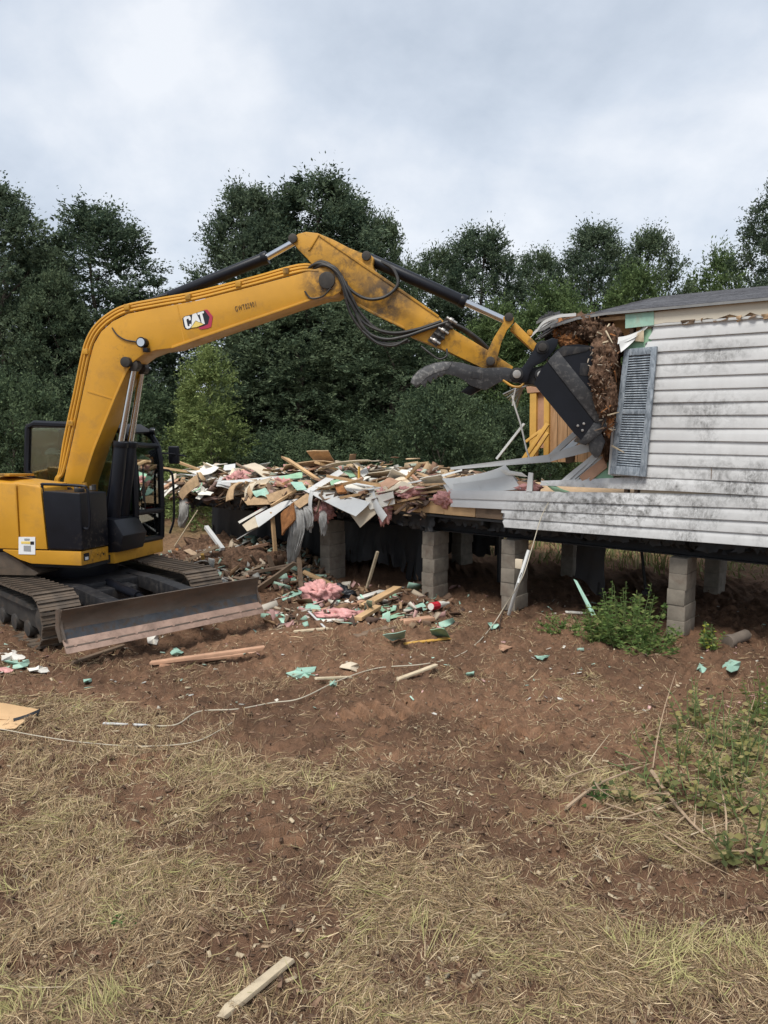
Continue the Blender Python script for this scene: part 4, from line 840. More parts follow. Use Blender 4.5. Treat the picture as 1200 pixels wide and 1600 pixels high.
for lo, hi in ((.062, .47), (.52, .925)):
    kk = 21
    for i in range(kk):
        v = lo + (hi - lo) * (i + .5) / kk; h = (hi - lo) / kk
        a, b = SP(.172, v - h * .42), SP(.828, v - h * .42); c, d = SP(.828, v + h * .25), SP(.172, v + h * .25)
        MB().add([a + sn * .009, b + sn * .009, c + sn * .026, d + sn * .026, a + sn * .012 - UZ * .001, b + sn * .012, c + sn * .031, d + sn * .031], [(0, 1, 2, 3), (7, 6, 5, 4), (0, 4, 5, 1), (1, 5, 6, 2), (2, 6, 7, 3), (3, 7, 4, 0)]).build('slat', 'shutter_blue', shut, smooth=False)
wpoly(((957, 652), (960, 652), (955, 742), (950, 741)), -.10, -.085).build('corner_trim', 'white_vinyl', HO)
# roof: sheathing, overlapping shingle courses, drip edge, torn end
def sag(t): return -.22 * max(0, (t - 1.75)) ** 2
EV, RZ, EZ = -.05, 4.20, 3.745
def roofz(n): return EZ + (RZ - EZ) * (n - EV) / (2.1 - EV) if n < 2.1 else RZ - (RZ - EZ) * (n - 2.1) / (2.3)
ENDT = lambda n: 2.45 + .16 * n
roof = MB()
V, F_ = [], []; ks = 18
for s in (0, -.022):
    for i in range(ks + 1):
        for n in (EV, 2.1, 4.4):
            e_ = ENDT(n) if n < 3 else 2.2; t = TR0 + (e_ - TR0) * i / ks; V.append(W(t, n, roofz(n) + s + sag(t)))
o = (ks + 1) * 3
for i in range(ks):
    for j in range(2):
        k = i * 3 + j; F_ += [(k, k + 1, k + 4, k + 3), (o + k, o + k + 3, o + k + 4, o + k + 1)]
    for j in (0, 2): k = i * 3 + j; F_.append((k, k + 3, o + k + 3, o + k))
for j in range(2): k = ks * 3 + j; F_.append((k, k + 1, o + k + 1, o + k))
roof = MB().add(V, F_).build('roof', 'old_wood', HO, smooth=False)
nc = 14
for c in range(nc):
    n0 = EV - .03 + c * (2.2 / nc); n1 = n0 + 2.2 / nc + .05; r = random.Random(c + 90)
    V, F_ = [], []; ks = 30; e_ = ENDT(n0) + r.uniform(-.05, .09)
    for i in range(ks + 1):
        t = TR0 + (e_ - TR0) * i / ks
        if i == ks: t += r.uniform(-.05, .05)
        w = r.uniform(-.002, .003)
        V += [W(t, n0, roofz(n0) + .016 + sag(t) + w), W(t, n1, roofz(min(n1, 2.1)) + .010 + sag(t)), W(t, n0, roofz(n0) + .003 + sag(t)), W(t, n1, roofz(min(n1, 2.1)) + .002 + sag(t))]
    for i in range(ks):
        k = i * 4; F_ += [(k, k + 4, k + 5, k + 1), (k + 2, k + 3, k + 7, k + 6), (k, k + 2, k + 6, k + 4), (k + 1, k + 5, k + 7, k + 3)]
    F_ += [(0, 1, 3, 2), (ks * 4, ks * 4 + 2, ks * 4 + 3, ks * 4 + 1)]
    MB().add(V, F_).build('shingle_course', 'shingle', roof, smooth=False)
m = MB()
V = []
for i in range(19):
    t = TR0 + (2.42 - TR0) * i / 18; z = roofz(EV) + sag(t); V += [W(t, EV - .034, z + .0), W(t, EV - .036, z - .028), W(t, EV - .030, z - .028), W(t, EV - .028, z + .0)]
m.add(V, [(i * 4 + j, i * 4 + (j + 1) % 4, i * 4 + 4 + (j + 1) % 4, i * 4 + 4 + j) for i in range(18) for j in range(4)] + [(0, 1, 2, 3), (72, 73, 74, 75)]); m.build('drip_edge', 'grey_panel', roof, smooth=False)
for q, mat_ in ((((870, 494, -.12), (846, 508, -.16), (824, 528, -.22)), 'white_vinyl'), (((900, 489, -.14), (872, 492, -.15), (850, 501, -.16), (840, 512, -.2)), 'white_vinyl'), (((880, 489, .2), (852, 496, .2), (838, 502, .25)), 'grey_panel'), (((875, 486, .4), (850, 493, .4), (841, 498, .5)), 'shingle'), (((872, 498, .0), (848, 512, .0), (836, 514, .1)), 'grey_panel')):
    pts = catmull([wp(*p) for p in q], 5); m = MB()
    for a, b in zip(pts[:-1], pts[1:]): m.add([a, b, b - UZ * .035, a - UZ * .035, a + WN * .006, b + WN * .006, b - UZ * .035 + WN * .006, a - UZ * .035 + WN * .006], [(0, 1, 2, 3), (7, 6, 5, 4), (0, 4, 5, 1), (3, 2, 6, 7)])
    m.build('torn_edge_strip', mat_, roof)
for i in range(16):                                # splintered sheathing along the torn roof end
    n = -.05 + i * .14; t = ENDT(n) - .05; r = random.Random(i + 400); L = r.uniform(.1, .35)
    m = MB(); a = W(t, n, roofz(n) - .02 + sag(t)); b = W(t + L, n + r.uniform(-.1, .1), roofz(n) - .02 + sag(t) - L * r.uniform(.2, .7)); s = WN * r.uniform(.03, .09)
    m.add([a, a + s, b + s * .5, b, a + UZ * .012, a + s + UZ * .012, b + s * .5 + UZ * .012, b + UZ * .012], [(0, 1, 2, 3), (7, 6, 5, 4), (0, 4, 5, 1), (1, 5, 6, 2), (2, 6, 7, 3), (3, 7, 4, 0)]); m.build('splinter', r.choice(['old_wood', 'shingle', 'grey_panel']), roof)
# fascia strip with a torn lower edge; mint underlay; brown sheathing behind
top = [(1022, 488), (1100, 479), (1215, 466)]; r = random.Random(5)
lowp = [(1215, 493), (1200, 490), (1190, 494), (1172, 488), (1160, 496), (1140, 491), (1118, 499), (1105, 497), (1090, 501), (1070, 500), (1062, 503), (1040, 504), (1022, 507)]
wpoly(top + lowp, -.034, -.028).build('fascia', 'cream_board', HO, smooth=False)
m = MB(); WB(m, TR0, T(1205, 470) - .02, -.034, -.028, 3.56, 3.70); m.build('fascia', 'cream_board', HO)
m = MB(); WB(m, TR0, 1.30, -.012, .010, 3.575, 3.74); m.build('sheathing', 'particle_board', HO)
wpoly(((977, 491), (1021.5, 486.5), (1021.5, 508), (977, 513)), -.046, -.036).build('underlay_board', 'mint_board', HO)
for k, (a, w_, h_) in enumerate(((1064, 22, 7), (1090, 9, 5), (1112, 26, 6), (1148, 12, 9), (1163, 20, 5), (1190, 18, 8))):
    y_2 = 503 - (a - 1060) * .075; grid_slab(wq((a, y_2 - 2, -.03), (a + w_, y_2 - 4, -.045), (a + w_ - 3, y_2 + h_ - 5, -.055), (a + 3, y_2 + h_ - 2, -.03)), .006, .015, k).build('torn_board', 'particle_board' if k % 2 else 'old_wood', HO)
# interior seen through the torn end
m = MB(); WB(m, TR0, 1.9, 4.10, 4.16, 1.41, 3.70); m.build('far_wall', 'old_wood', HO)
m = MB(); WB(m, 1.0, 1.06, .12, 4.08, 1.41, 3.70); m.build('partition', 'old_wood', HO)
m = MB(); WB(m, TR0, 2.25, .0, 4.2, 3.66, 3.70); m.build('ceiling_panel', 'particle_board', HO)
PN = 1.5
for i in range(6):                                  # panelling boards
    a, b = 856 + i * 15.5, 856 + (i + 1) * 15.5 - .8
    wpoly(((a, 590), (b, 590), (b, 722), (a, 722)), PN, PN + .012).build('panel_board', 'wood_panel', HO, smooth=False)
for a, b, mt, n in ((828, 838, 'pine_yellow', PN - .02), (850, 858, 'pine_yellow', PN - .05)):
    wpoly(((a, 600), (b, 600), (b - 1, 722), (a - 1, 722)), n, n + .09).build('stud', mt, HO, bevel=.004)
wpoly(((838, 606), (850, 606), (850, 700), (838, 700)), PN + .03, PN + .04).build('panel_board', 'reddish_wood', HO, smooth=False)
wpoly(((822, 604), (900, 598), (900, 608), (824, 614)), PN - .03, PN + .08).build('top_plate', 'reddish_wood', HO)
wpoly(((884, 724), (882, 696), (898, 690), (896, 722)), .5, .54).build('panel_board', 'old_wood', HO)
# dirty insulation and wall filling torn out round the bucket
def lump(name, c, rad, seed, mat, parent=None, rough=.35, sub=3, squash=None):
    bm = bmesh.new(); bmesh.ops.create_icosphere(bm, subdivisions=sub, radius=1); r = np.array([v.co[:] for v in bm.verts])
    s = seed * 13.7; d = 1 + rough * 2 * (fbm(r[:, 0] * 1.7 + s + r[:, 2] * .7, r[:, 1] * 1.7 - s + r[:, 2] * 1.1, seed, 3) - .5) + rough * 1.5 * (fbm(r[:, 0] * 6 + s + r[:, 2] * 3, r[:, 1] * 6 + r[:, 2] * 5, seed + 5, 2) - .5) + rough * .9 * (fbm(r[:, 0] * 17 + s + r[:, 2] * 9, r[:, 1] * 17 + r[:, 2] * 13, seed + 9, 2) - .5)
    c = Vector(c); rad = rad if hasattr(rad, '__len__') else (rad,) * 3
    for v, k in zip(bm.verts, d): v.co = c + Vector((v.co.x * rad[0], v.co.y * rad[1], v.co.z * rad[2])) * float(k)
    me = bpy.data.meshes.new(name); bm.to_mesh(me); bm.free(); me.materials.append(MATS[mat]); me.polygons.foreach_set('use_smooth', [True] * len(me.polygons))
    return link(bpy.data.objects.new(name, me), parent)
for i, (a, b, n, rx, rz, mt) in enumerate(((942, 560, -.30, .15, .20, 'brown_wool'), (938, 590, -.42, .13, .20, 'brown_wool'), (947, 622, -.35, .12, .22, 'brown_wool'), (950, 655, -.25, .08, .18, 'orange_wool'), (952, 540, .0, .16, .2, 'brown_wool'),
        (905, 515, .15, .22, .16, 'brown_wool'), (880, 516, .2, .14, .13, 'orange_wool'), (930, 512, .05, .20, .18, 'brown_wool'), (862, 512, .35, .14, .16, 'black_cavity'), (896, 533, .1, .16, .10, 'orange_wool'), (955, 585, .1, .14, .35, 'brown_wool'), (960, 650, .15, .10, .35, 'brown_wool'), (948, 690, .0, .09, .22, 'brown_wool'))):
    lump('torn_insulation', wp(a, b, n), (rx * .88, rx * .75, rz * .95), i + 3, mt, HO, .42, 5)
r = random.Random(77)
g = np.random.default_rng(12); FP = []
for (a, b, n, rx, rz) in ((942, 560, -.38, .17, .22), (938, 590, -.50, .14, .22), (947, 622, -.43, .13, .24), (950, 655, -.33, .09, .2), (905, 515, .05, .22, .16), (930, 512, -.05, .20, .18), (880, 516, .1, .14, .13)):
    c_ = np.array(wp(a, b, n)); d_ = unit(g.normal(size=(55, 3))); FP.append(c_ + d_ * np.array([rx, rx * .8, rz]) * g.uniform(.65, 1.0, (55, 1)))
FLK = np.concatenate(FP)
for i in range(26):
    a, b = r.uniform(925, 962), r.uniform(505, 700); p = wp(a, b, r.uniform(-.45, -.1)); L = r.uniform(.06, .22); d = Vector((r.uniform(-1, 1), r.uniform(-1, 1), r.uniform(-1.4, .6))).normalized()
    MB().tube([p, p + d * L], [.012, .005], 4).build('splinter', r.choice(['bleached_wood', 'old_wood', 'reddish_wood', 'orange_wool']), HO)
# bent siding and trim strips lying on the broken wall
def part_slab(name, pts, th, mat, warp=.02, seed=0, bend=None, nu=8, nv=4): return grid_slab(wq(*pts), th, warp, seed, nu, nv, bend).build(name, mat, HO)
part_slab('bent_siding', ((690, 747, .05), (790, 727, .25), (815, 757, .10), (706, 767, .0)), .005, 'white_vinyl', .02, 3, .10)
part_slab('bent_siding', ((692, 757, .02), (800, 742, .10), (815, 764, .02), (700, 771, -.01)), .005, 'white_vinyl', .015, 8, .06)
part_slab('bent_siding', ((703, 730, .25), (860, 710, .30), (860, 722, .28), (704, 734, .24)), .006, 'white_vinyl', .01, 4)
part_slab('bent_siding', ((858, 711, .30), (925, 688, .30), (926, 704, .25), (858, 722, .28)), .006, 'white_vinyl', .02, 5)
for k in range(5):
    part_slab('bent_siding', ((876 + 9 * k, 752 - 2 * k, .0 + .03 * k), (932 + 3 * k, 704 + 4 * k, .1), (937 + 3 * k, 706 + 4 * k, .1), (882 + 9 * k, 756 - 2 * k, -.02)), .004, 'white_vinyl', .01, k)
part_slab('wall_scrap', ((905, 745, .0), (945, 712, .05), (948, 730, .0), (915, 758, -.02)), .01, 'reddish_wood', .01, 6)
part_slab('wall_scrap', ((775, 770, .05), (812, 751, .08), (830, 756, .06), (800, 772, .03)), .02, 'reddish_wood', .01, 7)
part_slab('wall_scrap', ((822, 768, -.02), (826, 738, .02), (833, 739, .02), (831, 768, -.02)), .02, 'white_vinyl', .005, 8)
part_slab('wall_scrap', ((846, 752, -.01), (862, 757, -.02), (890, 768, .0), (868, 769, .0)), .006, 'green_board', .02, 9)
part_slab('wall_scrap', ((780, 733, .1), (815, 738, .1), (825, 745, .08), (790, 742, .08)), .006, 'drywall_white', .02, 10)
part_slab('wall_scrap', ((925, 730, .1), (960, 722, .1), (958, 750, .0), (920, 755, .0)), .02, 'green_board', .03, 11)
part_slab('wall_scrap', ((855, 712, .45), (898, 672, .5), (904, 678, .5), (864, 714, .45)), .02, 'white_vinyl', .003, 12)
part_slab('wall_scrap', ((866, 713, .4), (902, 682, .45), (906, 690, .45), (876, 714, .4)), .02, 'galvanised', .003, 13)
for a, b, c, d, n, w in ((818, 718, 856, 662, 1.1, .06), (828, 718, 856, 676, 1.05, .05), (822, 690, 846, 672, 1.2, .04)):
    p, q = wp(a, b, n), wp(c, d, n + .1); ax = (q - p).normalized(); MB().box((p + q) / 2, ((q - p).length, .04, w), (ax, WN, ax.cross(WN))).build('fallen_stud', 'pine_yellow', HO, bevel=.003)
lump('torn_insulation', wp(828, 762, .12), (.16, .1, .07), 51, 'pink_wool', HO, .5)
for q in (((800, 618), (806, 640), (814, 665), (822, 700), (827, 716)), ((806, 606), (803, 620), (801, 634))):
    pts = catmull([wp(a, b, .35) for a, b in q], 4); MB().tube(pts, .012, 6).build('hanging_trim', 'white_vinyl', HO)
p, q = wp(776, 717, .5), wp(819, 662, .7); MB().box((p + q) / 2, ((q - p).length, .02, .035), ((q - p).normalized(), WN, (q - p).normalized().cross(WN))).build('hanging_trim', 'white_vinyl', HO)
for i in range(8):
    a = wp(824 - i, 603 + i * .6, .4); b = wp(786 + i * 3, 616 + i * 3, .3 + i * .03); MB().tube([a, (a + b) / 2 + UZ * .02, b], .008, 5).build('splinter', 'bleached_wood' if i % 2 else 'galvanised', HO)

# block piers
def pier(t, n, zbase, ztop, label, wu=.20, wn=.38):
    c = W(t, n, 0); P = thing('block_pier', (c.x, c.y, zbase), label, 'pier', 'concrete block piers under the home'); r = random.Random(int(t * 97 + n * 13))
    k = max(3, round((ztop - zbase) / .196)); h = (ztop - zbase) / k
    for i in range(k):
        oc = W(t + r.uniform(-.008, .008), n + r.uniform(-.008, .008), zbase + h * (i + .5)); a = r.uniform(-.03, .03)
        ux = WU * math.cos(a) + WN * math.sin(a); uy = WN * math.cos(a) - WU * math.sin(a)
        MB().box(oc, (wu, wn, h - .0035), (ux, uy, UZ)).build('block', 'concrete_block', P, bevel=.0035)
    m = MB(); WB(m, t - wu / 2 + .012, t + wu / 2 - .012, n - wn / 2 + .012, n + wn / 2 - .012, zbase, ztop - .01); m.build('core', 'mortar_dark', P)
    return P
def pier_px(px, py, n, label, ztop=.965, **k):
    p = wp(px, py, n - .19); t = (p - W0).dot(WU); z = min(p.z, gz(p.x, p.y)); pier(t, n, z - .02 if abs(p.z) > .2 else p.z - .01, ztop, label, **k)
pier_px(1054, 993, .36, 'pale block pier behind the leafy green weeds at right')
pier_px(792, 953, .36, 'block pier beside the leaning white conduit')
pier_px(668, 936, .36, 'block pier by the crushed bottle, under the torn siding end')
pier_px(507, 908, .36, 'shaded block pier right of the hanging grey cloth')
for px_, lab in ((1118, 'dark rear block pier nearest the right edge'), (893, 'dark rear pier left of the green weeds'), (722, 'dark rear pier between the two middle front piers'), (620, 'dark rear pier left of the tall front pier by the bottle')):
    t = wtz(px_, 900, 2.9)[0]; pier(t, 2.9, -.05, .965, lab)

# ------------------------------------------------------------------ trees
def leaf_quads(C, A, B, col):
    """rhombic leaves: centres, half-axes along and across, colours"""
    n = len(C); V = np.empty((n, 4, 3)); V[:, 0] = C - A; V[:, 1] = C + B - A * .1; V[:, 2] = C + A; V[:, 3] = C - B - A * .1
    return V.reshape(-1, 3), np.arange(n * 4).reshape(n, 4), np.repeat(col, 4, 0)
def crown_mesh(seed, H, R, nclump, nleaf, ll, prof, cdark, clight, base=.03, tips=.25, clr=.42):
    """prof(f): relative radius at height fraction f"""
    g = np.random.default_rng(seed)
    f = g.beta(1.15, 1.1, nclump) * (1 - base) + base; th = g.uniform(0, 2 * PI, nclump)
    lob = .70 + .6 * fbm(th * 1.3 + seed, f * 5 + seed, seed, 3)
    rr = R * np.array([prof(q) for q in f]) * lob; rho = rr * (1 - .62 * g.random(nclump) ** 1.6)
    CC = np.c_[rho * np.cos(th), rho * np.sin(th), f * H]
    outw = np.c_[np.cos(th), np.sin(th), (f - .35) * 1.6]; outw = unit(outw)
    sz = clr * g.uniform(.6, 1.35, nclump) * R / 2.0
    cb = g.uniform(0, 1, nclump)
    idx = g.integers(0, nclump, nleaf); ntw = 11
    tw = g.integers(0, ntw, nleaf); key = idx * ntw + tw
    tdir = unit(g.normal(size=(nclump * ntw, 3)) * np.array([1, 1, .75]) + np.repeat(outw, ntw, 0) * .9 + np.array([0, 0, .45]))
    s = g.random(nleaf) ** .8
    C = CC[idx] + tdir[key] * (s * sz[idx] * 1.25)[:, None] + g.normal(size=(nleaf, 3)) * (.07 * sz[idx])[:, None]
    C[:, 2] += -.10 * sz[idx] * s ** 2
    top = f[idx] > .72                                          # upright shoots at the top of the crown
    k = top & (g.random(nleaf) < tips); C[k, 2] += g.random(k.sum()) ** 1.5 * sz[idx][k] * 1.0
    C[:, 2] = np.maximum(C[:, 2], .05)
    d = unit(tdir[key] + g.normal(size=(nleaf, 3)) * .7); b = unit(np.cross(d, unit(g.normal(size=(nleaf, 3)) + np.array([0, 0, .8]))))
    L = ll * g.uniform(.6, 1.25, nleaf)
    m = np.clip(.25 + .55 * (cb[idx] - .3) + .25 * g.normal(size=nleaf), 0, 1)[:, None]
    col = (np.array(cdark) * (1 - m) + np.array(clight) * m) * g.uniform(.75, 1.2, nleaf)[:, None]
    return leaf_quads(C, d * (L / 2)[:, None], b * (L * .21)[:, None], col), CC, sz
def trunk_mb(seed, H, R, CC, r0):
    r = random.Random(seed); m = MB(); n = 9
    ax = [Vector((r.uniform(-.05, .05) * i * R * .25, r.uniform(-.05, .05) * i * R * .25, H * .92 * i / n)) for i in range(n + 1)]
    m.tube(ax, [r0 * (1 - .88 * i / n) for i in range(n + 1)], 8)
    for i in range(0, len(CC), max(1, len(CC) // 34)):
        c = Vector(CC[i]); z = max(.15 * H * .5, c.z - c.xy.length * .9 - .3); k = min(n - 1, int(z / (H * .92) * n)); a = ax[k] + (ax[k + 1] - ax[k]) * .5
        q = r0 * .28 * (1 - .7 * k / n); m.tube([a, a.lerp(c, .5) + Vector((0, 0, -.1)), c], [q, q * .6, q * .2], 5)
    return m
KINDS = {}
def kind(name, seed, H, R, nclump, nleaf, ll, prof, cd, cl, r0, **k):
    (V, F_, c), CC, sz = crown_mesh(seed, H, R, nclump, nleaf, ll, prof, cd, cl, **k)
    KINDS[name] = dict(V=V, F=F_, c=c, tm=trunk_mb(seed, H, R, CC, r0), H=H, R=R, done=None)
oval = lambda f: (math.sin(PI * min(1, (f * .86 + .13))) ** .62)
cone = lambda f: (1.02 - f) ** .62 * min(1, .55 + f * 3)
round_ = lambda f: math.sqrt(max(0.02, 1 - (2 * f - .95) ** 2))
DG0, DG1 = (.050, .078, .052), (.19, .24, .145)
kind('a', 11, 10, 2.1, 520, 105000, .108, oval, DG0, DG1, .16, tips=.12)
kind('b', 12, 10, 2.0, 520, 105000, .105, oval, (.044, .072, .048), (.17, .22, .13), .15, tips=.15)
kind('c', 13, 8, 2.0, 400, 80000, .105, oval, (.054, .084, .050), (.20, .25, .14), .12, tips=.15)
kind('light', 14, 4.6, 1.2, 150, 22000, .085, cone, (.12, .165, .055), (.31, .37, .14), .045, tips=.3, clr=.55)
kind('bush', 15, 2.6, 1.6, 170, 38000, .08, round_, (.044, .070, .042), (.15, .20, .10), .05, clr=.5)
kind('mid', 16, 6, 1.9, 260, 52000, .10, round_, (.058, .094, .038), (.20, .27, .105), .09, tips=.15)
def tree(name, k, cx, top, hw, d, label, cat='tree', group=None, rot=None, zoff=0.0, by=None):
    K = KINDS[k]; p = depth(cx, 660, d); H = CAM_H + (660 - top) * d / FPX; R = hw * d / FPX
    t = bpy.data.objects.new(name, None); COL.objects.link(t); t.location = (p.x, p.y, zoff); R *= 1.28; t.scale = (R / K['R'] , R / K['R'] , H / K['H'] * .94)
    t.rotation_euler = (0, 0, random.uniform(0, 6.28) if rot is None else rot); tag(t, label, cat, group)
    if K['done'] is None:
        c = fast('crown', K['V'], K['F'], 'leaf', K['c']); q = K['tm'].build('trunk', 'bark'); K['done'] = (c, q); c.parent = t; q.parent = t
    else:
        for o in K['done']: n = o.copy(); COL.objects.link(n); n.parent = t; n.matrix_parent_inverse = Matrix.Identity(4)
    return t
G = 'trees behind the clearing'
for q in (('tree', 'a', 12, 292, 88, 24, 'tall dark tree cut by the left edge of the view'), ('tree', 'b', 165, 318, 92, 25.5, 'tall pointed dark tree behind the bend of the boom'),
          ('tree', 'c', 212, 455, 44, 26, 'lower dark tree between the boom and the sky gap'), ('tree', 'c', 92, 425, 60, 23, 'dark tree filling in behind the cab'),
          ('tree', 'a', 395, 294, 78, 26, 'broad tall tree left of the boom peak, rising beside the stick cylinder'), ('tree', 'b', 497, 272, 96, 27, 'tallest dark tree, directly behind the peak of the boom'),
          ('tree', 'c', 592, 345, 58, 28, 'slim tree right of the boom peak behind the bucket cylinder'), ('tree', 'c', 470, 430, 100, 24, 'dark low-branched tree below the boom'),
          ('tree', 'c', 610, 470, 90, 23.5, 'dark tree below the stick'), ('tree', 'b', 745, 352, 66, 29, 'fuzzy-topped tree above the bucket cylinder rod'),
          ('tree', 'c', 680, 392, 60, 30, 'small-topped tree behind the middle of the stick'), ('tree', 'c', 832, 396, 58, 31, 'tree between two taller ones left of the roof end'),
          ('tree', 'a', 922, 352, 66, 29, 'round-topped tree over the torn roof end'), ('tree', 'c', 1003, 366, 60, 30, 'feathery tree above the left half of the roof'),
          ('tree', 'mid', 1110, 402, 62, 31, 'small pale tree peeping over the roof'), ('tree', 'a', 1222, 250, 68, 23, 'tall tree at the right edge above the roof')): tree(*q, group=G)
tree('tree', 'b', 62, 375, 72, 27, 'dark tree between the two tall ones at left', group=G)
tree('tree', 'c', 545, 318, 70, 28.5, 'dark crown filling in right of the tallest tree', group=G)
tree('tree', 'c', 440, 330, 80, 28, 'dark crown between the two tall trees at the boom peak', group=G)
tree('tree', 'mid', 860, 452, 78, 24, 'bright green tree just left of the torn roof end', group=G)
tree('tree', 'mid', 985, 425, 70, 26, 'mid green tree just over the shingle roof', group=G)
tree('tree', 'mid', 775, 480, 70, 25, 'green tree behind the yellow bucket links', group=G)
tree('young_tree', 'light', 328, 540, 62, 18.5, 'light green young tree behind the rubble, right of the cab')
tree('young_tree', 'light', 296, 590, 34, 20, 'small yellow-green sapling beside the light young tree')
tree('bush', 'bush', 692, 612, 82, 19.5, 'rounded dark bush behind the floor end and bent siding', 'bush')
tree('bush', 'bush', 455, 682, 78, 19, 'low dark bush behind the top of the rubble heap', 'bush')
tree('bush', 'bush', 580, 655, 78, 22, 'shadowy bush between the rubble heap and the trees', 'bush')
tree('bush', 'bush', 190, 610, 100, 21, 'dark bush seen past the boom cylinders', 'bush'); tree('bush', 'bush', 20, 600, 90, 19, 'dark bush left of the cab', 'bush')
tree('bush', 'bush', 790, 640, 60, 22, 'dark bush behind the hanging trim strips', 'bush')
g = np.random.default_rng(5)                          # the wood behind, read as one mass
nw = 60000; wx = g.uniform(-26, 30, nw); wy = g.uniform(36, 40, nw); hmax = 3.4 + 1.8 * fbm(wx * .35, wx * 0, 31, 3) ; wz = g.random(nw) ** .8 * hmax
d_ = unit(g.normal(size=(nw, 3))); b_ = unit(np.cross(d_, g.normal(size=(nw, 3)))); m_ = g.random((nw, 1)); L_ = g.uniform(.22, .42, nw)[:, None]
V, F_, c = leaf_quads(np.c_[wx, wy, wz], d_ * L_ / 2, b_ * L_ * .3, np.array(DG0) * (1 - m_) + np.array((.05, .07, .04)) * m_)
tag(fast('woodland', V, F_, 'leaf', c), 'dark wood filling the gaps behind the row of trees', 'wood', kind='stuff')
# rough grass beyond and under the far side of the home
nw = 26000; wx = g.uniform(-14, 16, nw); wy = g.uniform(11.5, 24, nw)
inn = ((wx - W0.x) * WN.x + (wy - W0.y) * WN.y); keep = (inn > 3.6) & (fbm(wx * .8, wy * .8, 61, 3) > .42); wx, wy = wx[keep], wy[keep]; nw = len(wx); hh = g.uniform(.10, .42, nw) * (fbm(wx * .5, wy * .5, 62, 2) + .2)
lean = g.normal(size=(nw, 2)) * .12; az_ = g.uniform(0, PI, nw); wdt = g.uniform(.006, .014, nw)
B_ = np.c_[np.cos(az_) * wdt, np.sin(az_) * wdt, np.zeros(nw)]; P0 = np.c_[wx, wy, np.full(nw, -.02)]; P1 = np.c_[wx + lean[:, 0] * .4, wy + lean[:, 1] * .4, hh * .6]; P2 = np.c_[wx + lean[:, 0], wy + lean[:, 1], hh]
V = np.stack([P0 - B_, P0 + B_, P1 + B_, P1 - B_, P2 + B_ * .2, P2 - B_ * .2], 1).reshape(-1, 3); o6 = np.arange(nw)[:, None] * 6
F_ = np.concatenate([o6 + np.array([0, 1, 2, 3]), o6 + np.array([3, 2, 4, 5])]); m_ = g.random((nw, 1)); c = np.repeat(np.array([.13, .17, .05]) * (1 - m_) + np.array([.38, .34, .16]) * m_, 6, 0)
tag(fast('rough_grass', V, F_, 'straw', c), 'rough green grass beyond the raised home', 'grass', kind='stuff')

# ------------------------------------------------------------------ straw and trampled grass
def ribbons(name, x, y, L, az, w, lift, tip, col, label, cat, seed=0):
    n = len(x); g = np.random.default_rng(seed); dx, dy = np.cos(az), np.sin(az); cv = g.normal(size=n) * .22
    P = []
    for s in (0., .5, 1.):
        a2 = az + cv * (s - .5); px_ = x + np.cos(a2) * L * (s - .3); py_ = y + np.sin(a2) * L * (s - .3)
        P.append(np.c_[px_, py_, gheight(px_, py_) + .004 + lift * (.3 + s) + tip * s ** 1.3 + (.5 - abs(s - .5)) * lift * .8])
    S = np.c_[-dy * w / 2, dx * w / 2, g.normal(size=n) * w * .3]
    V = np.stack([P[0] - S * .7, P[0] + S * .7, P[1] + S, P[1] - S, P[2] + S * .25, P[2] - S * .25], 1).reshape(-1, 3); o6 = np.arange(n)[:, None] * 6
    F_ = np.concatenate([o6 + np.array([0, 1, 2, 3]), o6 + np.array([3, 2, 4, 5])])
    return tag(fast(name, V, F_, 'straw', np.repeat(col, 6, 0)), label, cat, kind='stuff')
def rutmask(x, y):
    rk = np.zeros_like(x)
    for (cx, cy, d, L), wd, pt, dp in RUTS: rk = np.maximum(rk, rut(x, y, cx, cy, d, L, wd * 1.05, pt, dp)[1])
    return rk * np.clip(fbm(x * 2.1, y * 2.1, 301, 2) * 3.2 - .75, .25, 1)
def straw_density(x, y):
    b, l = blob(x, y, BARE), blob(x, y, LUSH); n = fbm(x * 1.5, y * 1.5, 71, 3); n2 = fbm(x * 6, y * 6, 72, 3)
    base = np.where(y < 4.6, .24, .17); base = np.where(y > 7.6, .13, base)
    rk = np.zeros_like(x)
    for (cx, cy, d, L), wd, pt, dp in RUTS: rk = np.maximum(rk, rut(x, y, cx, cy, d, L, wd * .9, pt, dp)[1])
    v = base + (n - .5) * 2.3 + (n2 - .5) * 1.7 + l * .58 - b * 1.0
    return np.clip(v, .03, 1) * (1 - .97 * rutmask(x, y))
def pick(n, ymax, ymin=2.7, seed=0):
    g = np.random.default_rng(seed); k = n * 7
    y = 1 / (1 / ymax + g.random(k) * (1 / ymin - 1 / ymax)); x = (g.random(k) * 2 - 1) * (y * .56 + .8)
    inn = (x - W0.x) * WN.x + (y - W0.y) * WN.y
    ok = (g.random(k) < straw_density(x, y)) & (inn < .5); x, y = x[ok][:n], y[ok][:n]; return x, y, g
PAL = np.array([[.52, .385, .22], [.45, .325, .18], [.33, .22, .13], [.34, .28, .125], [.65, .51, .32], [.21, .135, .085], [.42, .345, .165]])
def pal(g, x, y, n):
    l = blob(x, y, LUSH); gr = np.clip(fbm(x * .9, y * .9, 81, 3) * 2 - .65 + l * .35, 0, 1)
    i = np.where(g.random(n) < gr * .40, g.choice([3, 6, 1, 4], n), g.choice([0, 1, 2, 2, 4, 5, 5], n)); return PAL[i] * g.uniform(.6, 1.12, n)[:, None]
x, y, g = pick(210000, 10.5, seed=1); n = len(x)
flow = fbm(x * .8, y * .8, 90, 2) * 9
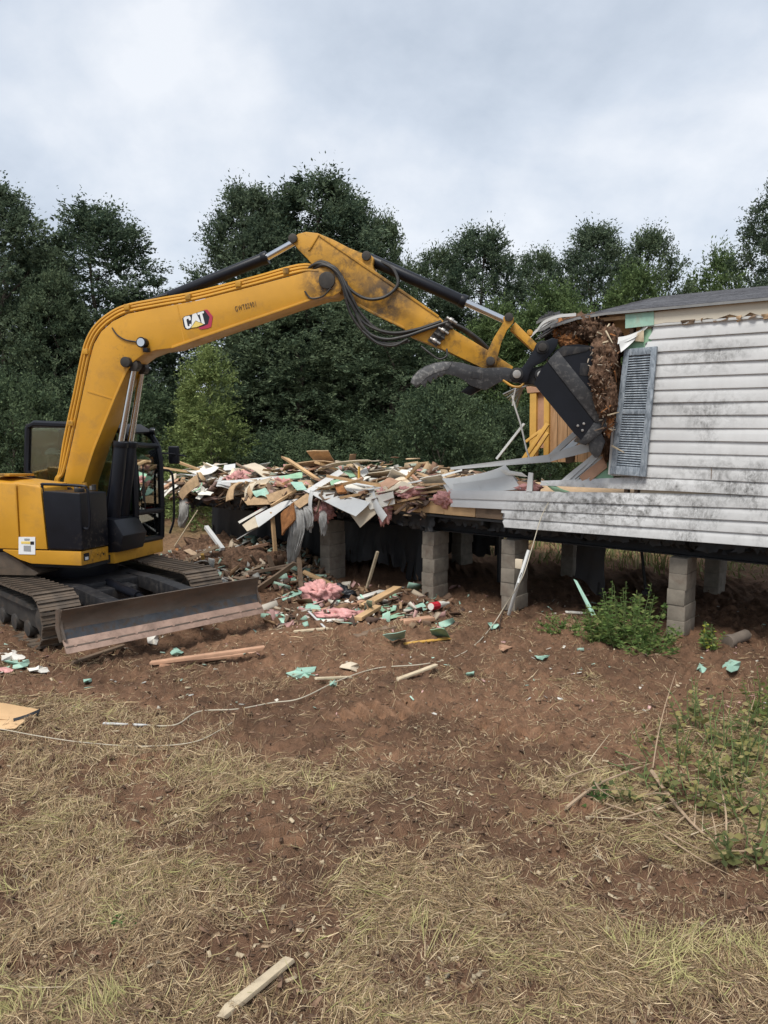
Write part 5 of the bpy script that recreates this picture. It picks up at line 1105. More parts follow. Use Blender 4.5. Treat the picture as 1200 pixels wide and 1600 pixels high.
ribbons('dry_straw', x, y, (.03 + .17 * g.random(n) ** 1.8) * (.7 + .05 * y), flow + g.normal(size=n) * 1.1, g.uniform(.0016, .0038, n) * (.75 + .06 * y), g.random(n) ** 3 * .020, g.normal(size=n) * .008 + .004, pal(g, x, y, n), 'trampled dry straw and cut grass strewn over the red soil', 'straw', 1)
g = np.random.default_rng(3); k = 330000; y = 1 / (1 / 11.2 + g.random(k) * (1 / 2.7 - 1 / 11.2)); x = (g.random(k) * 2 - 1) * (y * .56 + .8); d = .30 + (fbm(x * 2.2, y * 2.2, 171, 3) - .5) * 1.6
k = (g.random(k) < d * (1 - .9 * rutmask(x, y))) & (((x - W0.x) * WN.x + (y - W0.y) * WN.y) < 1.2); x, y = x[k][:62000], y[k][:62000]; n = len(x)
ribbons('chaff', x, y, (.012 + .06 * g.random(n) ** 2) * (.7 + .06 * y), g.uniform(0, 6.28, n), g.uniform(.0018, .004, n) * (.7 + .07 * y), g.random(n) ** 3 * .012, g.normal(size=n) * .006, np.array([[.46, .34, .20], [.30, .205, .125], [.18, .115, .07], [.12, .078, .05], [.55, .44, .28], [.24, .155, .095]])[g.integers(0, 6, n)] * g.uniform(.7, 1.1, n)[:, None], 'short chaff and root fibres mixed into the soil', 'chaff', 5)
x, y, g = pick(20000, 8.5, seed=2); l = blob(x, y, LUSH); k = g.random(len(x)) < (.04 + .62 * l) * (fbm(x * 3, y * 3, 44, 2) > .5); x, y = x[k], y[k]; n = len(x)
ribbons('grass_tuft', x, y, g.uniform(.07, .20, n), fbm(x * 2.5, y * 2.5, 93, 2) * 12 + g.normal(size=n) * .5, g.uniform(.002, .0042, n), np.zeros(n), g.uniform(.01, .085, n), np.array([[.41, .38, .16], [.34, .33, .125], [.55, .47, .24], [.47, .42, .19]])[g.integers(0, 4, n)] * g.uniform(.75, 1.1, n)[:, None], 'bent olive grass tufts standing among the straw', 'grass', 2)

# ------------------------------------------------------------------ rubble: loose pieces, each a thing of its own
def G3(px, py, dz=0.0):
    p = gnd(px, py)
    for _ in range(3): p = gnd(px, py, gz(p.x, p.y) + dz)
    return p
def loose(name, mb, mat, label, cat, group=None, bevel=0.0, ang=35):
    o = mb.build(name, mat, None, bevel=bevel, ang=ang); return tag(o, label, cat, group)
def plank(a, b, w, th, roll=0.0, taper=1.0, jag=0.0, seed=0):
    a, b = Vector(a), Vector(b); ax = (b - a).normalized(); s = ax.cross(UZ); s = s.normalized() if s.length > .05 else WU.copy(); u = s.cross(ax)
    s, u = s * math.cos(roll) + u * math.sin(roll), u * math.cos(roll) - s * math.sin(roll); r = random.Random(seed)
    m = MB(); k = 5; V = []
    for i in range(k + 1):
        p = a.lerp(b, i / k); ww = w * (1 + (taper - 1) * i / k) / 2
        for q, (du, dv) in enumerate(((-1, -1), (1, -1), (1, 1), (-1, 1))):
            V.append(p + s * du * ww + u * dv * th / 2 + (ax * r.uniform(-jag, jag) if i in (0, k) else Vector()) + (s + u) * r.uniform(-.002, .002))
    m.add(V, [(i * 4 + j, i * 4 + (j + 1) % 4, i * 4 + 4 + (j + 1) % 4, i * 4 + 4 + j) for i in range(k) for j in range(4)] + [(3, 2, 1, 0), (k * 4, k * 4 + 1, k * 4 + 2, k * 4 + 3)])
    return m
def wslab(name, pts, th, mat, label, cat, warp=.02, seed=0, bend=None):
    pts = [(a, b, n - .16) for a, b, n in pts]
    return loose(name, grid_slab(wq(*pts), th, warp, seed, 8, 5, bend), mat, label, cat)
HEAP = 'loose pieces on the rubble heap'
S1, S2, SB = 'siding panel', 'sheet', 'board'
wslab('siding_scrap', ((474, 766, .05), (514, 766, .30), (579, 785, -.10), (556, 806, -.30)), .006, 'white_vinyl', 'broad white siding panel jutting over the front of the rubble heap', S1, .012, 1)
wslab('siding_scrap', ((477, 766, .10), (530, 733, .35), (537, 739, .35), (490, 767, .10)), .006, 'white_vinyl', 'narrow white siding strip sticking up at the top of the rubble heap', S1, .004, 2)
wslab('siding_scrap', ((398, 806, -.25), (440, 785, .0), (466, 779, .05), (403, 823, -.35)), .006, 'white_vinyl', 'white siding panel sloping down left of the hanging grey cloth', S1, .012, 3)
wslab('wallboard', ((378, 820, -.3), (398, 807, -.25), (403, 823, -.35), (386, 830, -.4)), .012, 'drywall_tan', 'cream board end below the sloping white siding panel', SB, .004, 4)
wslab('trim_piece', ((372, 815, -.3), (416, 790, -.05), (418, 793, -.05), (374, 818, -.3)), .02, 'drywall_white', 'pale trim length above the sloping white siding panel', 'trim', .003, 5)
loose('trim_piece', plank(wp(370, 843, -.5), wp(404, 823, -.35), .03, .012), 'white_vinyl', 'thin white trim stick poking out below the sloping panel', 'trim')
wslab('wallboard', ((341, 781, -.25), (370, 757, .1), (424, 744, .45), (390, 768, .1)), .012, 'drywall_tan', 'long tan curved wallboard sheet on top of the heap', SB, .02, 6, .07)
wslab('wallboard', ((252, 756, .1), (266, 749, .3), (284, 758, .2), (256, 776, -.1)), .008, 'drywall_white', 'crumpled pale sheet at the left end of the heap beside the cab', S2, .05, 7)
wslab('wallboard', ((280, 757, .2), (330, 759, .3), (322, 767, .0), (278, 768, -.05)), .010, 'drywall_white', 'flat cream sheet beside the crumpled pale sheet', S2, .02, 8)
wslab('wallboard', ((303, 764, .0), (334, 769, .0), (329, 774, -.15), (310, 773, -.15)), .008, 'drywall_white', 'pale flap curling over the left edge of the floor', S2, .01, 9)
wslab('underlay_scrap', ((390, 768, .0), (414, 761, .15), (427, 778, -.1), (400, 776, -.1)), .006, 'mint_board', 'crumpled mint sheet beneath the tan curved wallboard', S2, .05, 10)
wslab('particle_board_scrap', ((377, 778, -.08), (424, 774, -.02), (424, 788, -.12), (386, 789, -.14)), .015, 'particle_board', 'brown particle board flap hanging at the floor edge', SB, .02, 11)
wslab('green_board_scrap', ((430, 747, .5), (473, 738, .8), (472, 746, .6), (440, 750, .5)), .01, 'green_board', 'dull green board lying at the very top of the heap', SB, .02, 12)
wslab('underlay_scrap', ((452, 752, .35), (472, 754, .4), (480, 765, .1), (464, 765, .1)), .006, 'mint_board', 'small mint sheet left of the upright white strip', S2, .01, 13)
wslab('green_board_scrap', ((515, 750, .5), (532, 748, .5), (540, 757, .3), (518, 762, .3)), .01, 'green_board', 'dark green board scrap right of the upright white strip', SB, .02, 14)
wslab('wood_chunk', ((522, 757, .2), (534, 754, .2), (540, 768, .05), (527, 770, .05)), .04, 'orange_wool', 'orange wood chunk right of the upright white strip', 'wood', .01, 15)
wslab('siding_scrap', ((535, 748, .5), (585, 756, .6), (588, 762, .45), (536, 754, .4)), .02, 'white_vinyl', 'flat white trim lying across the back of the heap', S1, .003, 16)
loose('wood_stake', plank(wp(561, 757, .8), wp(561, 729, .8), .03, .03), 'pine_yellow', 'thin upright stake standing alone on the heap', 'stake')
wslab('wallboard', ((592, 757, .3), (614, 748, .5), (628, 750, .5), (606, 764, .2)), .008, 'reddish_wood', 'pinkish crumpled sheet at the right end of the heap', S2, .04, 17)
wslab('wallboard', ((603, 766, .15), (628, 753, .3), (648, 760, .2), (625, 768, .05)), .010, 'drywall_tan', 'tan sheet right of the pinkish crumpled sheet', S2, .02, 18)
loose('plank', plank(wp(622, 784, -.03), wp(657, 776, .05), .07, .03), 'pine', 'pale plank lying along the floor edge', 'plank')
loose('plank', plank(wp(660, 770, .1), wp(703, 765, .15), .12, .03), 'particle_board', 'wide brown plank beside the bent siding', 'plank')
loose('plank', plank(wp(650, 758, .4), wp(700, 756, .4), .10, .03), 'particle_board', 'brown plank at the back of the heap by the bent siding', 'plank')
loose('plank', plank(wp(672, 780, .0), wp(704, 777, .0), .06, .03), 'reddish_wood', 'short reddish plank tucked against the siding end', 'plank')
loose('stud', plank(wp(425, 800, -.30), wp(430, 861, -.34), .06, .035, .3), 'pine', 'short upright stud hanging left of the grey cloth', 'stud')
loose('post', plank(wp(466, 862, -.3), G3(471, 921), .06, .04, .4), 'old_wood', 'dark brown upright post below the grey cloth', 'post')
loose('post', plank(wp(459, 870, -.32), G3(467, 905), .02, .02, .4), 'pine', 'thin slat beside the brown post below the cloth', 'slat')
wslab('bark_slab', ((440, 803, -.3), (458, 785, -.25), (458, 812, -.34), (440, 836, -.4)), .03, 'orange_wool', 'torn brown slab hanging left of the grey cloth', SB, .02, 19)
def cloth(name, pts, width, mat, label, cat, seed=1, folds=5):
    """a hanging rag: folded strip down a path"""
    r = random.Random(seed); P = catmull(pts, 6); k = folds * 5; V, F_ = [], []
    for i, p in enumerate(P):
        f = i / (len(P) - 1); w = width * (.55 + .65 * math.sin(PI * min(1, f * .8 + .15))) * (1 - .35 * max(0, f - .8) / .2)
        for j in range(k + 1):
            u = j / k - .5; V.append(p + WU * (u * w + .012 * math.sin(f * 9 + j)) + WN * (.035 * math.sin(u * folds * 6.28 + f * 1.5) + r.uniform(-.006, .006)) + UZ * (r.uniform(-.05, .05) if i == len(P) - 1 else 0))
    for i in range(len(P) - 1):
        for j in range(k): a = i * (k + 1) + j; F_.append((a, a + 1, a + k + 2, a + k + 1))
    return tag(MB().add(V, F_).build(name, mat), label, cat)
cloth('cloth', [wp(461, 789, -.2), wp(464, 802, -.34), wp(465, 825, -.42), wp(461, 850, -.42), wp(456, 880, -.40)], .27, 'grey_cloth', 'grey rag of cloth hanging from the rubble heap', 'cloth', 1)
cloth('cloth', [wp(476, 790, -.2), wp(482, 800, -.3), wp(484, 818, -.32), wp(482, 828, -.32)], .16, 'grey_cloth', 'shorter grey rag right of the long hanging cloth', 'cloth', 2, 3)
cloth('cloth', [wp(287, 778, -.05), wp(288, 792, -.12), wp(287, 808, -.14), wp(284, 822, -.14)], .22, 'grey_cloth', 'stringy grey rag hanging near the cab', 'cloth', 3, 5)
cloth('cloth', [wp(503, 797, -.1), wp(506, 810, -.3), wp(505, 833, -.32)], .12, 'grey_cloth', 'pale torn strip hanging under the broad white panel', 'cloth', 4, 3)
def wool(px, py, n, rad, seed, label, mat='pink_wool', ground=False):
    p = G3(px, py, rad[2] * .5) if ground else wp(px, py, n)
    return tag(lump('insulation', p, rad, seed, mat, None, .75, 4), label, 'insulation')
wool(374, 749, .3, (.17, .14, .12), 61, 'pink insulation tuft poking up above the tan wallboard')
wool(600, 796, -.05, (.09, .08, .22), 62, 'long pink insulation tuft hanging over the floor edge')
wool(504, 800, -.05, (.14, .10, .14), 63, 'pink insulation tuft under the broad white panel')
wool(700, 778, .02, (.12, .08, .10), 64, 'pink insulation tuft squeezed against the siding end')
wool(445, 757, .3, (.16, .12, .09), 65, 'pink insulation tuft in the middle of the heap')
wool(330, 757, .4, (.14, .10, .07), 66, 'pink insulation tuft near the left end of the heap')
wool(640, 770, .1, (.20, .12, .07), 67, 'pink insulation tuft among the tan sheets at right')
wool(506, 928, 0, (.20, .18, .17), 68, 'pink insulation bundle on the ground by the dark bag', ground=True)
wool(540, 963, 0, (.26, .16, .06), 69, 'flattened pink insulation among the fallen planks', ground=True)
wool(413, 803, -.05, (.16, .08, .08), 70, 'reddish tuft behind the sloping white panel', 'red_cloth')
r = random.Random(2024)
KP = (('pine', 'stud', 'broken pale stud tossed among the rubble on the floor', (.6, 1.7), (.04, .10), .04, 14), ('white_vinyl', 'siding_scrap', 'bent white siding scrap tossed among the rubble on the floor', (.6, 1.7), (.14, .32), .006, 14),
      ('drywall_tan', 'wallboard', 'broken tan wallboard tossed among the rubble on the floor', (.5, 1.2), (.3, .6), .012, 14), ('particle_board', 'particle_board_scrap', 'broken particle board tossed among the rubble on the floor', (.4, 1.0), (.2, .45), .016, 12),
      ('drywall_white', 'wallboard', 'broken cream wallboard tossed among the rubble on the floor', (.4, 1.0), (.25, .5), .012, 14), ('old_wood', 'board', 'dark weathered board tossed among the rubble on the floor', (.4, 1.1), (.05, .14), .03, 12),
      ('green_board', 'green_board_scrap', 'small dull green board tossed among the rubble on the floor', (.2, .5), (.1, .25), .01, 5), ('reddish_wood', 'board', 'reddish board tossed among the rubble on the floor', (.3, .9), (.05, .12), .03, 7))
for mt, nm, lab, LL, WW, th, cnt in KP:
    for i in range(cnt):
        t_ = r.uniform(4.4, 10.1); n_ = r.random() ** 1.3 * 1.9 - .18; L = r.uniform(*LL); w_ = r.uniform(*WW); a_ = r.uniform(0, PI); z_ = 1.43 + (.20 + .20 * math.exp(-((t_ - 7.3) / 1.3) ** 2)) * r.random() * min(1, max(.1, (n_ + .15) / .6)) + .03
        ax = (WU * math.cos(a_) + WN * math.sin(a_) + UZ * r.uniform(-.45, .45) * min(1, max(.2, n_ + .4))).normalized(); sd2 = (ax.cross(UZ).normalized() + UZ * r.uniform(-.35, .35)).normalized(); c_ = W(t_, n_, z_ + .10 * abs(ax.z) * L)
        if n_ < -.02: L *= .55; w_ *= .5; ax = (WU * r.uniform(-1, 1) - WN * r.uniform(.2, .8) - UZ * r.uniform(.15, .9)).normalized(); sd2 = ax.cross(WN).normalized(); sd2 = sd2 if sd2.length > .1 else WU; c_ = W(t_, n_ - .08, 1.40 - r.uniform(0, .12))
        P4 = [c_ - ax * L / 2 - sd2 * w_ / 2 * r.uniform(.5, 1), c_ + ax * L / 2 - sd2 * w_ / 2 * r.uniform(.4, 1), c_ + ax * L / 2 * r.uniform(.75, 1) + sd2 * w_ / 2, c_ - ax * L / 2 * r.uniform(.75, 1) + sd2 * w_ / 2]
        tag(grid_slab(P4, th, .0 if th > .025 else .02, i, 5, 3, r.uniform(-.05, .07) if th < .02 else 0).build(nm, mt), lab, nm.split('_')[0] if nm != 'particle_board_scrap' else 'board', lab.replace('broken ', '').replace(' tossed', 's').split(' among')[0] + ' in the rubble heap')
for i in range(16):
    a_, b_ = r.uniform(275, 480), r.uniform(872, 912); p_ = G3(a_, b_, r.uniform(.12, .3)); d_2 = Vector((r.uniform(-1, 1), r.uniform(-.6, .6), r.uniform(-.1, .6))).normalized(); L = r.uniform(.3, .8)
    tag(plank(p_ - d_2 * L / 2, p_ + d_2 * L / 2, r.uniform(.04, .12), .03, r.uniform(0, 1), r.uniform(.5, 1), .03, i).build('board', r.choice(['old_wood', 'old_wood', 'reddish_wood', 'stick'])), 'rough board jutting from the dark mound under the floor', 'board', 'boards in the mound under the floor')
# mound of rubble in front of and under the floor, uncountable bits as stuff
def shards(name, P, size, cols, seed, label, cat='rubble', flat=.45):
    g = np.random.default_rng(seed); n = len(P); a = unit(g.normal(size=(n, 3)) * np.array([1, 1, flat])); b = unit(np.cross(a, unit(g.normal(size=(n, 3)) * np.array([flat, flat, 1])))); c = np.cross(a, b)
    L = size[0] * g.uniform(.3, 1.0, n) ** 1.5 * 1.3; Wd = np.minimum(L * g.uniform(.15, .8, n), size[1]); Th = g.uniform(.15, 1, n) * size[2]
    A, B, Cc = a * L[:, None] / 2, b * Wd[:, None] / 2, c * Th[:, None] / 2
    j = lambda: 1 + g.normal(size=(n, 1)) * .18
    V = np.stack([P - A * j() - B * j() - Cc, P + A * j() - B * j() - Cc, P + A * j() + B * j() - Cc, P - A * j() + B * j() - Cc, P - A - B + Cc, P + A - B + Cc, P + A + B + Cc, P - A + B + Cc], 1).reshape(-1, 3)
    q = np.array([[0, 3, 2, 1], [4, 5, 6, 7], [0, 1, 5, 4], [1, 2, 6, 5], [2, 3, 7, 6], [3, 0, 4, 7]]); F_ = (np.arange(n)[:, None, None] * 8 + q).reshape(-1, 4)
    ci = g.integers(0, len(cols), n); col = np.array(cols)[ci] * g.uniform(.65, 1.15, n)[:, None]
    return tag(fast(name, V, F_, 'shard', np.repeat(col, 8, 0)), label, cat, kind='stuff')
g = np.random.default_rng(9)
def wnp(t, n, z): return np.array(W0)[None] + np.outer(t, np.array(WU)) + np.outer(n, np.array(WN)) + np.outer(z, [0, 0, 1])
n = 2000; t = g.uniform(4.05, 10.25, n); nn = g.beta(1.2, 1.3, n) * 3.4 + .10
hz = .02 + (.26 + .30 * np.exp(-((t - 7.3) / 1.3) ** 2)) * fbm(t * 1.1, nn * 1.1, 15, 3) ** 1.3 * np.clip((nn - .1) / .6, .10, 1) * np.clip((t - 3.8) / 1.0, .3, 1)
CREAM = [(.62, .53, .40), (.60, .56, .48), (.50, .36, .22), (.66, .64, .58), (.52, .27, .25), (.30, .19, .11), (.58, .42, .25), (.42, .47, .38), (.17, .11, .075), (.62, .50, .36), (.10, .07, .05), (.24, .15, .10), (.30, .19, .11)]
shards('floor_rubble', wnp(t, nn, 1.42 + hz * g.random(n) ** .6), (.34, .12, .014), CREAM, 3, 'broken cream, pink and brown rubble heaped on the bare floor', flat=.16)
n = 260; t = g.uniform(4.3, 10, n); shards('edge_rubble', wnp(t, g.uniform(-.12, .1, n), 1.40 - g.random(n) ** 2 * .32), (.24, .10, .015), [(.30, .19, .11), (.17, .11, .075), (.5, .36, .22), (.13, .09, .07), (.3, .2, .17)], 4, 'dark splintered scraps hanging along the torn floor edge')
def mound(px0, px1, py0, py1, n, hmax, seed, size, cols, name, label):
    g = np.random.default_rng(seed); P = []
    for _ in range(n):
        u, v = g.random(), g.random(); q = gnd(px0 + (px1 - px0) * u, py0 + (py1 - py0) * v); e = math.sin(PI * u) * (1 - abs(v - .35))
        P.append((q.x, q.y, gz(q.x, q.y) + hmax * max(0, e) * g.random() ** .7))
    return shards(name, np.array(P), size, cols, seed, label)
BRN = [(.20, .12, .075), (.13, .08, .055), (.30, .19, .11), (.17, .11, .075), (.36, .25, .16), (.10, .065, .05), (.42, .34, .25)]
for i, (a, b, rx, rz) in enumerate(((385, 905, .75, .42), (315, 888, .55, .34), (440, 900, .6, .30), (350, 880, .8, .40))):
    p = gnd(a, b); tag(lump('dirt_mound', (p.x, p.y + .2, .02), (rx, rx * .7, rz), 80 + i, 'brown_wool', None, .35, 5), ['dirt mound under the sloping white panel, beside the blade', 'dirt mound below the leaning grey panel', 'dirt mound around the red cloth', 'dirt mound furthest under the floor edge'][i], 'dirt mound')
mound(258, 520, 868, 925, 1500, .42, 21, (.26, .10, .03), BRN + [(.45, .44, .40), (.36, .5, .4)], 'mound_rubble', 'brown splintered rubble on the mound below the floor')
mound(420, 720, 915, 985, 420, .10, 22, (.18, .10, .02), BRN + [(.38, .58, .46), (.5, .3, .27), (.55, .5, .42)], 'yard_rubble', 'small scraps scattered round the fallen planks')
GP = lambda a, b, dz=0: G3(a, b, dz)
def gslab(name, pts, th, mat, label, cat, warp=.01, seed=0, bend=None): return loose(name, grid_slab([G3(a, b, z) for a, b, z in pts], th, warp, seed, 6, 5, bend), mat, label, cat)
gslab('wall_panel', ((305, 885, .0), (303, 878, .52), (324, 876, .62), (329, 890, .02)), .012, 'grey_panel', 'grey panel leaning against the dark underside by the cab', 'panel', .02, 1)
loose('post', plank(wp(322, 823, -.6), wp(348, 858, -.7), .07, .05), 'white_vinyl', 'white post leaning right of the grey panel', 'post')
loose('pole', plank(G3(271, 886, .10), wp(340, 853, -.75), .05, .05), 'stick', 'long grey-brown pole slanting behind the right track', 'pole')
loose('stake', plank(G3(322, 897, .02), wp(316, 866, -1.2), .05, .03), 'pine_yellow', 'short orange stake upright behind the blade', 'stake')
loose('rod', MB().tube([wp(309, 797, -.3), wp(273, 853, -.6)], .012, 6), 'bleached_wood', 'thin straight rod slanting down from the floor near the cab', 'rod')
gslab('paper_scrap', ((262, 880, .05), (276, 868, .12), (290, 872, .10), (272, 886, .05)), .006, 'drywall_white', 'white paper sheet on the rubble behind the right track', 'paper', .05, 2)
gslab('wood_scrap', ((263, 872, .18), (275, 858, .25), (291, 868, .15), (280, 876, .1)), .01, 'orange_wool', 'orange torn board above the white paper sheet', SB, .04, 3)
gslab('plastic_sheet', ((338, 872, .2), (352, 860, .3), (362, 872, .2), (348, 884, .1)), .004, 'mint_board', 'crumpled pale mint plastic on the mound', S2, .06, 4)
gslab('wood_block', ((366, 900, .08), (394, 892, .12), (394, 900, .10), (370, 908, .06)), .05, 'drywall_tan', 'tan block beside the upper edge of the blade', 'block', .01, 5)
loose('board', plank(wp(380, 858, -.3), wp(420, 850, -.1), .10, .04), 'reddish_wood', 'reddish board in the dark under the sloping panel', SB)
loose('board', plank(G3(388, 896, .2), G3(470, 880, .25), .08, .04), 'old_wood', 'dark rough board lying across the mound', SB)
loose('board', plank(G3(392, 868, .45), G3(408, 892, .15), .04, .03), 'old_wood', 'short dark stick standing on the mound', 'stick')
loose('rod', MB().tube([G3(372, 893, .1), G3(391, 855, .3)], .010, 6), 'bleached_wood', 'thin pale rod leaning on the mound', 'rod')
def rag(px, py, r, mat, label, seed): return tag(lump('cloth', G3(px, py, r[2] * .3), r, seed, mat, None, .9, 4), label, 'cloth')
rag(434, 913, (.24, .16, .10), 'red_cloth', 'crumpled red cloth by the end of the blade', 91); rag(487, 918, (.16, .10, .06), 'red_cloth', 'red cloth scrap right of the brown post', 92)
rag(403, 908, (.14, .12, .15), 'grey_cloth', 'dirty grey cloth bundle beside the blade end', 93); rag(536, 930, (.15, .12, .10), 'dark_plastic', 'crumpled black bag by the pink insulation', 94)
loose('plank', plank(G3(474, 893, .22), G3(537, 922, .03), .10, .04), 'pine', 'pale plank sloping down from the shaded pier', 'plank', bevel=.003)
loose('pole', plank(wp(590, 862, -.1), G3(571, 926), .035, .035), 'bleached_wood', 'grey pole leaning under the floor left of the tall pier', 'pole')
for a in (
    ((437, 931, .02), (470, 920, .06), (474, 927, .03), (442, 939, .02), 'mint_board', 'mint sheet below the red cloth'),
    ((464, 950, .02), (494, 939, .06), (503, 952, .02), (474, 955, .01), 'mint_board', 'mint sheet left of the pink planks'),
    ((567, 955, .0), (574, 940, .22), (582, 940, .24), (579, 952, .02), 'mint_board', 'upright mint shard among the fallen planks'),
    ((590, 951, .03), (602, 945, .05), (618, 953, .03), (600, 957, .02), 'green_board', 'flat green board right of the upright shard'),
    ((625, 955, .03), (640, 948, .04), (668, 951, .03), (655, 957, .02), 'mint_board', 'flat mint board in front of the tall pier'),
    ((592, 966, .03), (622, 957, .05), (634, 960, .03), (605, 969, .02), 'green_board', 'long green board in front of the fallen planks'),
    ((646, 946, .05), (662, 943, .09), (666, 948, .05), (650, 951, .03), 'mint_board', 'small crumpled mint scrap left of the bottle'),
    ((597, 994, .01), (634, 985, .25), (633, 996, .02), (614, 1003, .0), 'mint_board', 'large pointed mint shard standing in the dirt'),
    ((672, 984, .12), (694, 984, .17), (703, 997, .0), (676, 993, .0), 'green_board', 'curved dull green board standing beside the mint shard'),
    ((680, 973, .05), (708, 966, .12), (712, 973, .05), (690, 980, .03), 'mint_board', 'crumpled grey-green sheet behind the curved green board'),
    ((595, 932, .03), (617, 926, .05), (626, 934, .03), (602, 938, .02), 'green_board', 'grey-green board lying in the shade by the tall pier')):
    gslab('green_board_scrap', a[:4], .008, a[4], a[5], 'board scrap', .015, len(a[5]))
for a, b, w, th, mt, lab in (
    ((505, 954, .03), (568, 940, .06), .10, .035, 'reddish_wood', 'pinkish plank on top of the ground pile'), ((507, 964, .02), (541, 953, .04), .12, .03, 'drywall_tan', 'short cream plank in front of the ground pile'),
    ((507, 971, .02), (540, 963, .03), .10, .02, 'drywall_white', 'white board at the front of the ground pile'), ((559, 967, .04), (591, 948, .12), .10, .045, 'pine', 'thick pale stud end in the ground pile'),
    ((569, 947, .06), (622, 918, .16), .13, .045, 'pine', 'long thick board rising toward the tall pier'), ((545, 940, .04), (598, 923, .08), .12, .02, 'drywall_white', 'long white board behind the ground pile'),
    ((556, 996, .0), (617, 979, .03), .12, .05, 'old_wood', 'old dark plank half buried left of the mint shard'), ((628, 972, .03), (676, 966, .05), .12, .05, 'reddish_wood', 'reddish-brown plank behind the mint shard'),
    ((632, 1006, .02), (702, 997, .03), .06, .015, 'pine_yellow', 'yellow perforated strip lying below the green board'), ((482, 955, .04), (508, 981, .01), .025, .012, 'white_vinyl', 'thin white strip left of the ground pile'),
    ((425, 990, .01), (520, 981, .02), .06, .02, 'bleached_wood', 'long pale lath in the dirt before the ground pile'), ((237, 1036, .02), (413, 1012, .05), .07, .035, 'reddish_wood', 'long reddish lath on the soil below the blade'),
    ((250, 1040, .01), (414, 1018, .02), .06, .03, 'reddish_wood', 'second reddish lath just in front of the longer one'), ((112, 1036, .01), (192, 1009, .03), .06, .03, 'old_wood', 'grey weathered lath under the blade corner'),
    ((620, 1062, .01), (682, 1039, .02), .05, .02, 'bleached_wood', 'weathered stick on the bare soil below the mint shard'), ((160, 1130, .02), (226, 1133, .02), .025, .012, 'white_vinyl', 'short white strip on the straw at left'),
    ((495, 1060, .01), (550, 1058, .01), .03, .02, 'bleached_wood', 'small pale stick near the mint scraps on the soil'), ((915, 958, .02), (884, 956, .02), .06, .02, 'drywall_white', 'short white lath by the foot of the tilted green strip')):
    loose('lath' if w < .08 else 'plank', plank(G3(*a), G3(*b), w, th, 0, 1, .02, len(lab)), mt, lab, 'lath' if w < .08 else 'plank', bevel=.002)
# scattered mint and pale scraps on the soil
for k, (a, b, rx, ry, mt, lab) in enumerate(((476, 1051, 26, 11, 'mint_board', 'largest mint scrap lying flat on the soil'), (520, 1068, 7, 8, 'mint_board', 'tiny mint scrap right of the largest flat one'), (548, 1041, 20, 9, 'drywall_tan', 'pale tan paper scrap above the largest mint scrap'),
        (735, 1052, 10, 4, 'mint_board', 'thin mint sliver on the bare soil in the middle'), (846, 1026, 14, 4, 'mint_board', 'thin mint sliver on the soil left of the weeds'), (1095, 1043, 9, 8, 'mint_board', 'small mint scrap below the yellowing weed'), (1145, 1040, 18, 10, 'mint_board', 'pointed mint scrap at the right edge'),
        (137, 1063, 9, 5, 'mint_board', 'small mint scrap on the straw below the blade corner'), (276, 1019, 16, 7, 'mint_board', 'mint scrap under the middle of the blade'), (30, 1037, 24, 8, 'mint_board', 'mint scrap by the front of the left track'), (240, 998, 10, 10, 'drywall_white', 'white scrap under the blade'),
        (18, 1024, 22, 10, 'drywall_white', 'pale crumpled paper beside the left track'), (60, 1046, 18, 7, 'drywall_white', 'dirty white scrap in front of the left track'), (770, 977, 9, 6, 'mint_board', 'mint scrap at the foot of the white wire'), (8, 1046, 14, 6, 'pink_wool', 'pink scrap at the left edge by the track'), (788, 1012, 14, 5, 'reddish_wood', 'flat reddish chip on the soil below the conduit'))):
    r = random.Random(k); n = r.choice([7, 8, 9, 11]); poly = []
    for i in range(n):
        an = 2 * PI * i / n + r.uniform(-.3, .3); q = r.uniform(.45, 1.15); poly.append((a + rx * q * math.cos(an), b + ry * q * math.sin(an), .006 + r.random() ** 2 * .05))
    c = G3(a, b, .05); V = [c] + [G3(*p) for p in poly]; m = MB().add(V + [v - UZ * .006 for v in V], [(0, 1 + i, 1 + (i + 1) % n) for i in range(n)] + [(n + 1, n + 2 + (i + 1) % n, n + 2 + i) for i in range(n)] + [(1 + i, 1 + (i + 1) % n, n + 2 + (i + 1) % n, n + 2 + i) for i in range(n)])
    loose('board_scrap' if 'mint' in mt else 'scrap', m, mt, lab, 'scrap', ang=20)
# split board in the near foreground
m = plank(G3(350, 1583, .025), G3(453, 1499, .03), .055, .022, .1, .9, .035, 4); loose('broken_board', m, 'bleached_wood', 'split pale board lying on the straw in the near foreground', 'board', bevel=.002)
# folded cardboard at the left edge
cb = thing('cardboard_sheet', G3(10, 1115), 'folded tan cardboard sheet with dark underside at the left edge', 'cardboard')
grid_slab([G3(-60, 1122, .08), G3(-40, 1096, .16), G3(60, 1108, .08), G3(20, 1122, .05)], .006, .02, 3, 8, 4, .04).build('upper_leaf', 'cardboard', cb)
grid_slab([G3(-60, 1142, .02), G3(-40, 1118, .06), G3(62, 1110, .07), G3(25, 1138, .02)], .006, .012, 5, 8, 4).build('lower_leaf', 'cardboard', cb)
grid_slab([G3(25, 1139, .0), G3(20, 1124, .05), G3(62, 1110, .07), G3(58, 1124, .01)], .004, .02, 7, 6, 4).build('torn_lining', 'dark_plastic', cb)
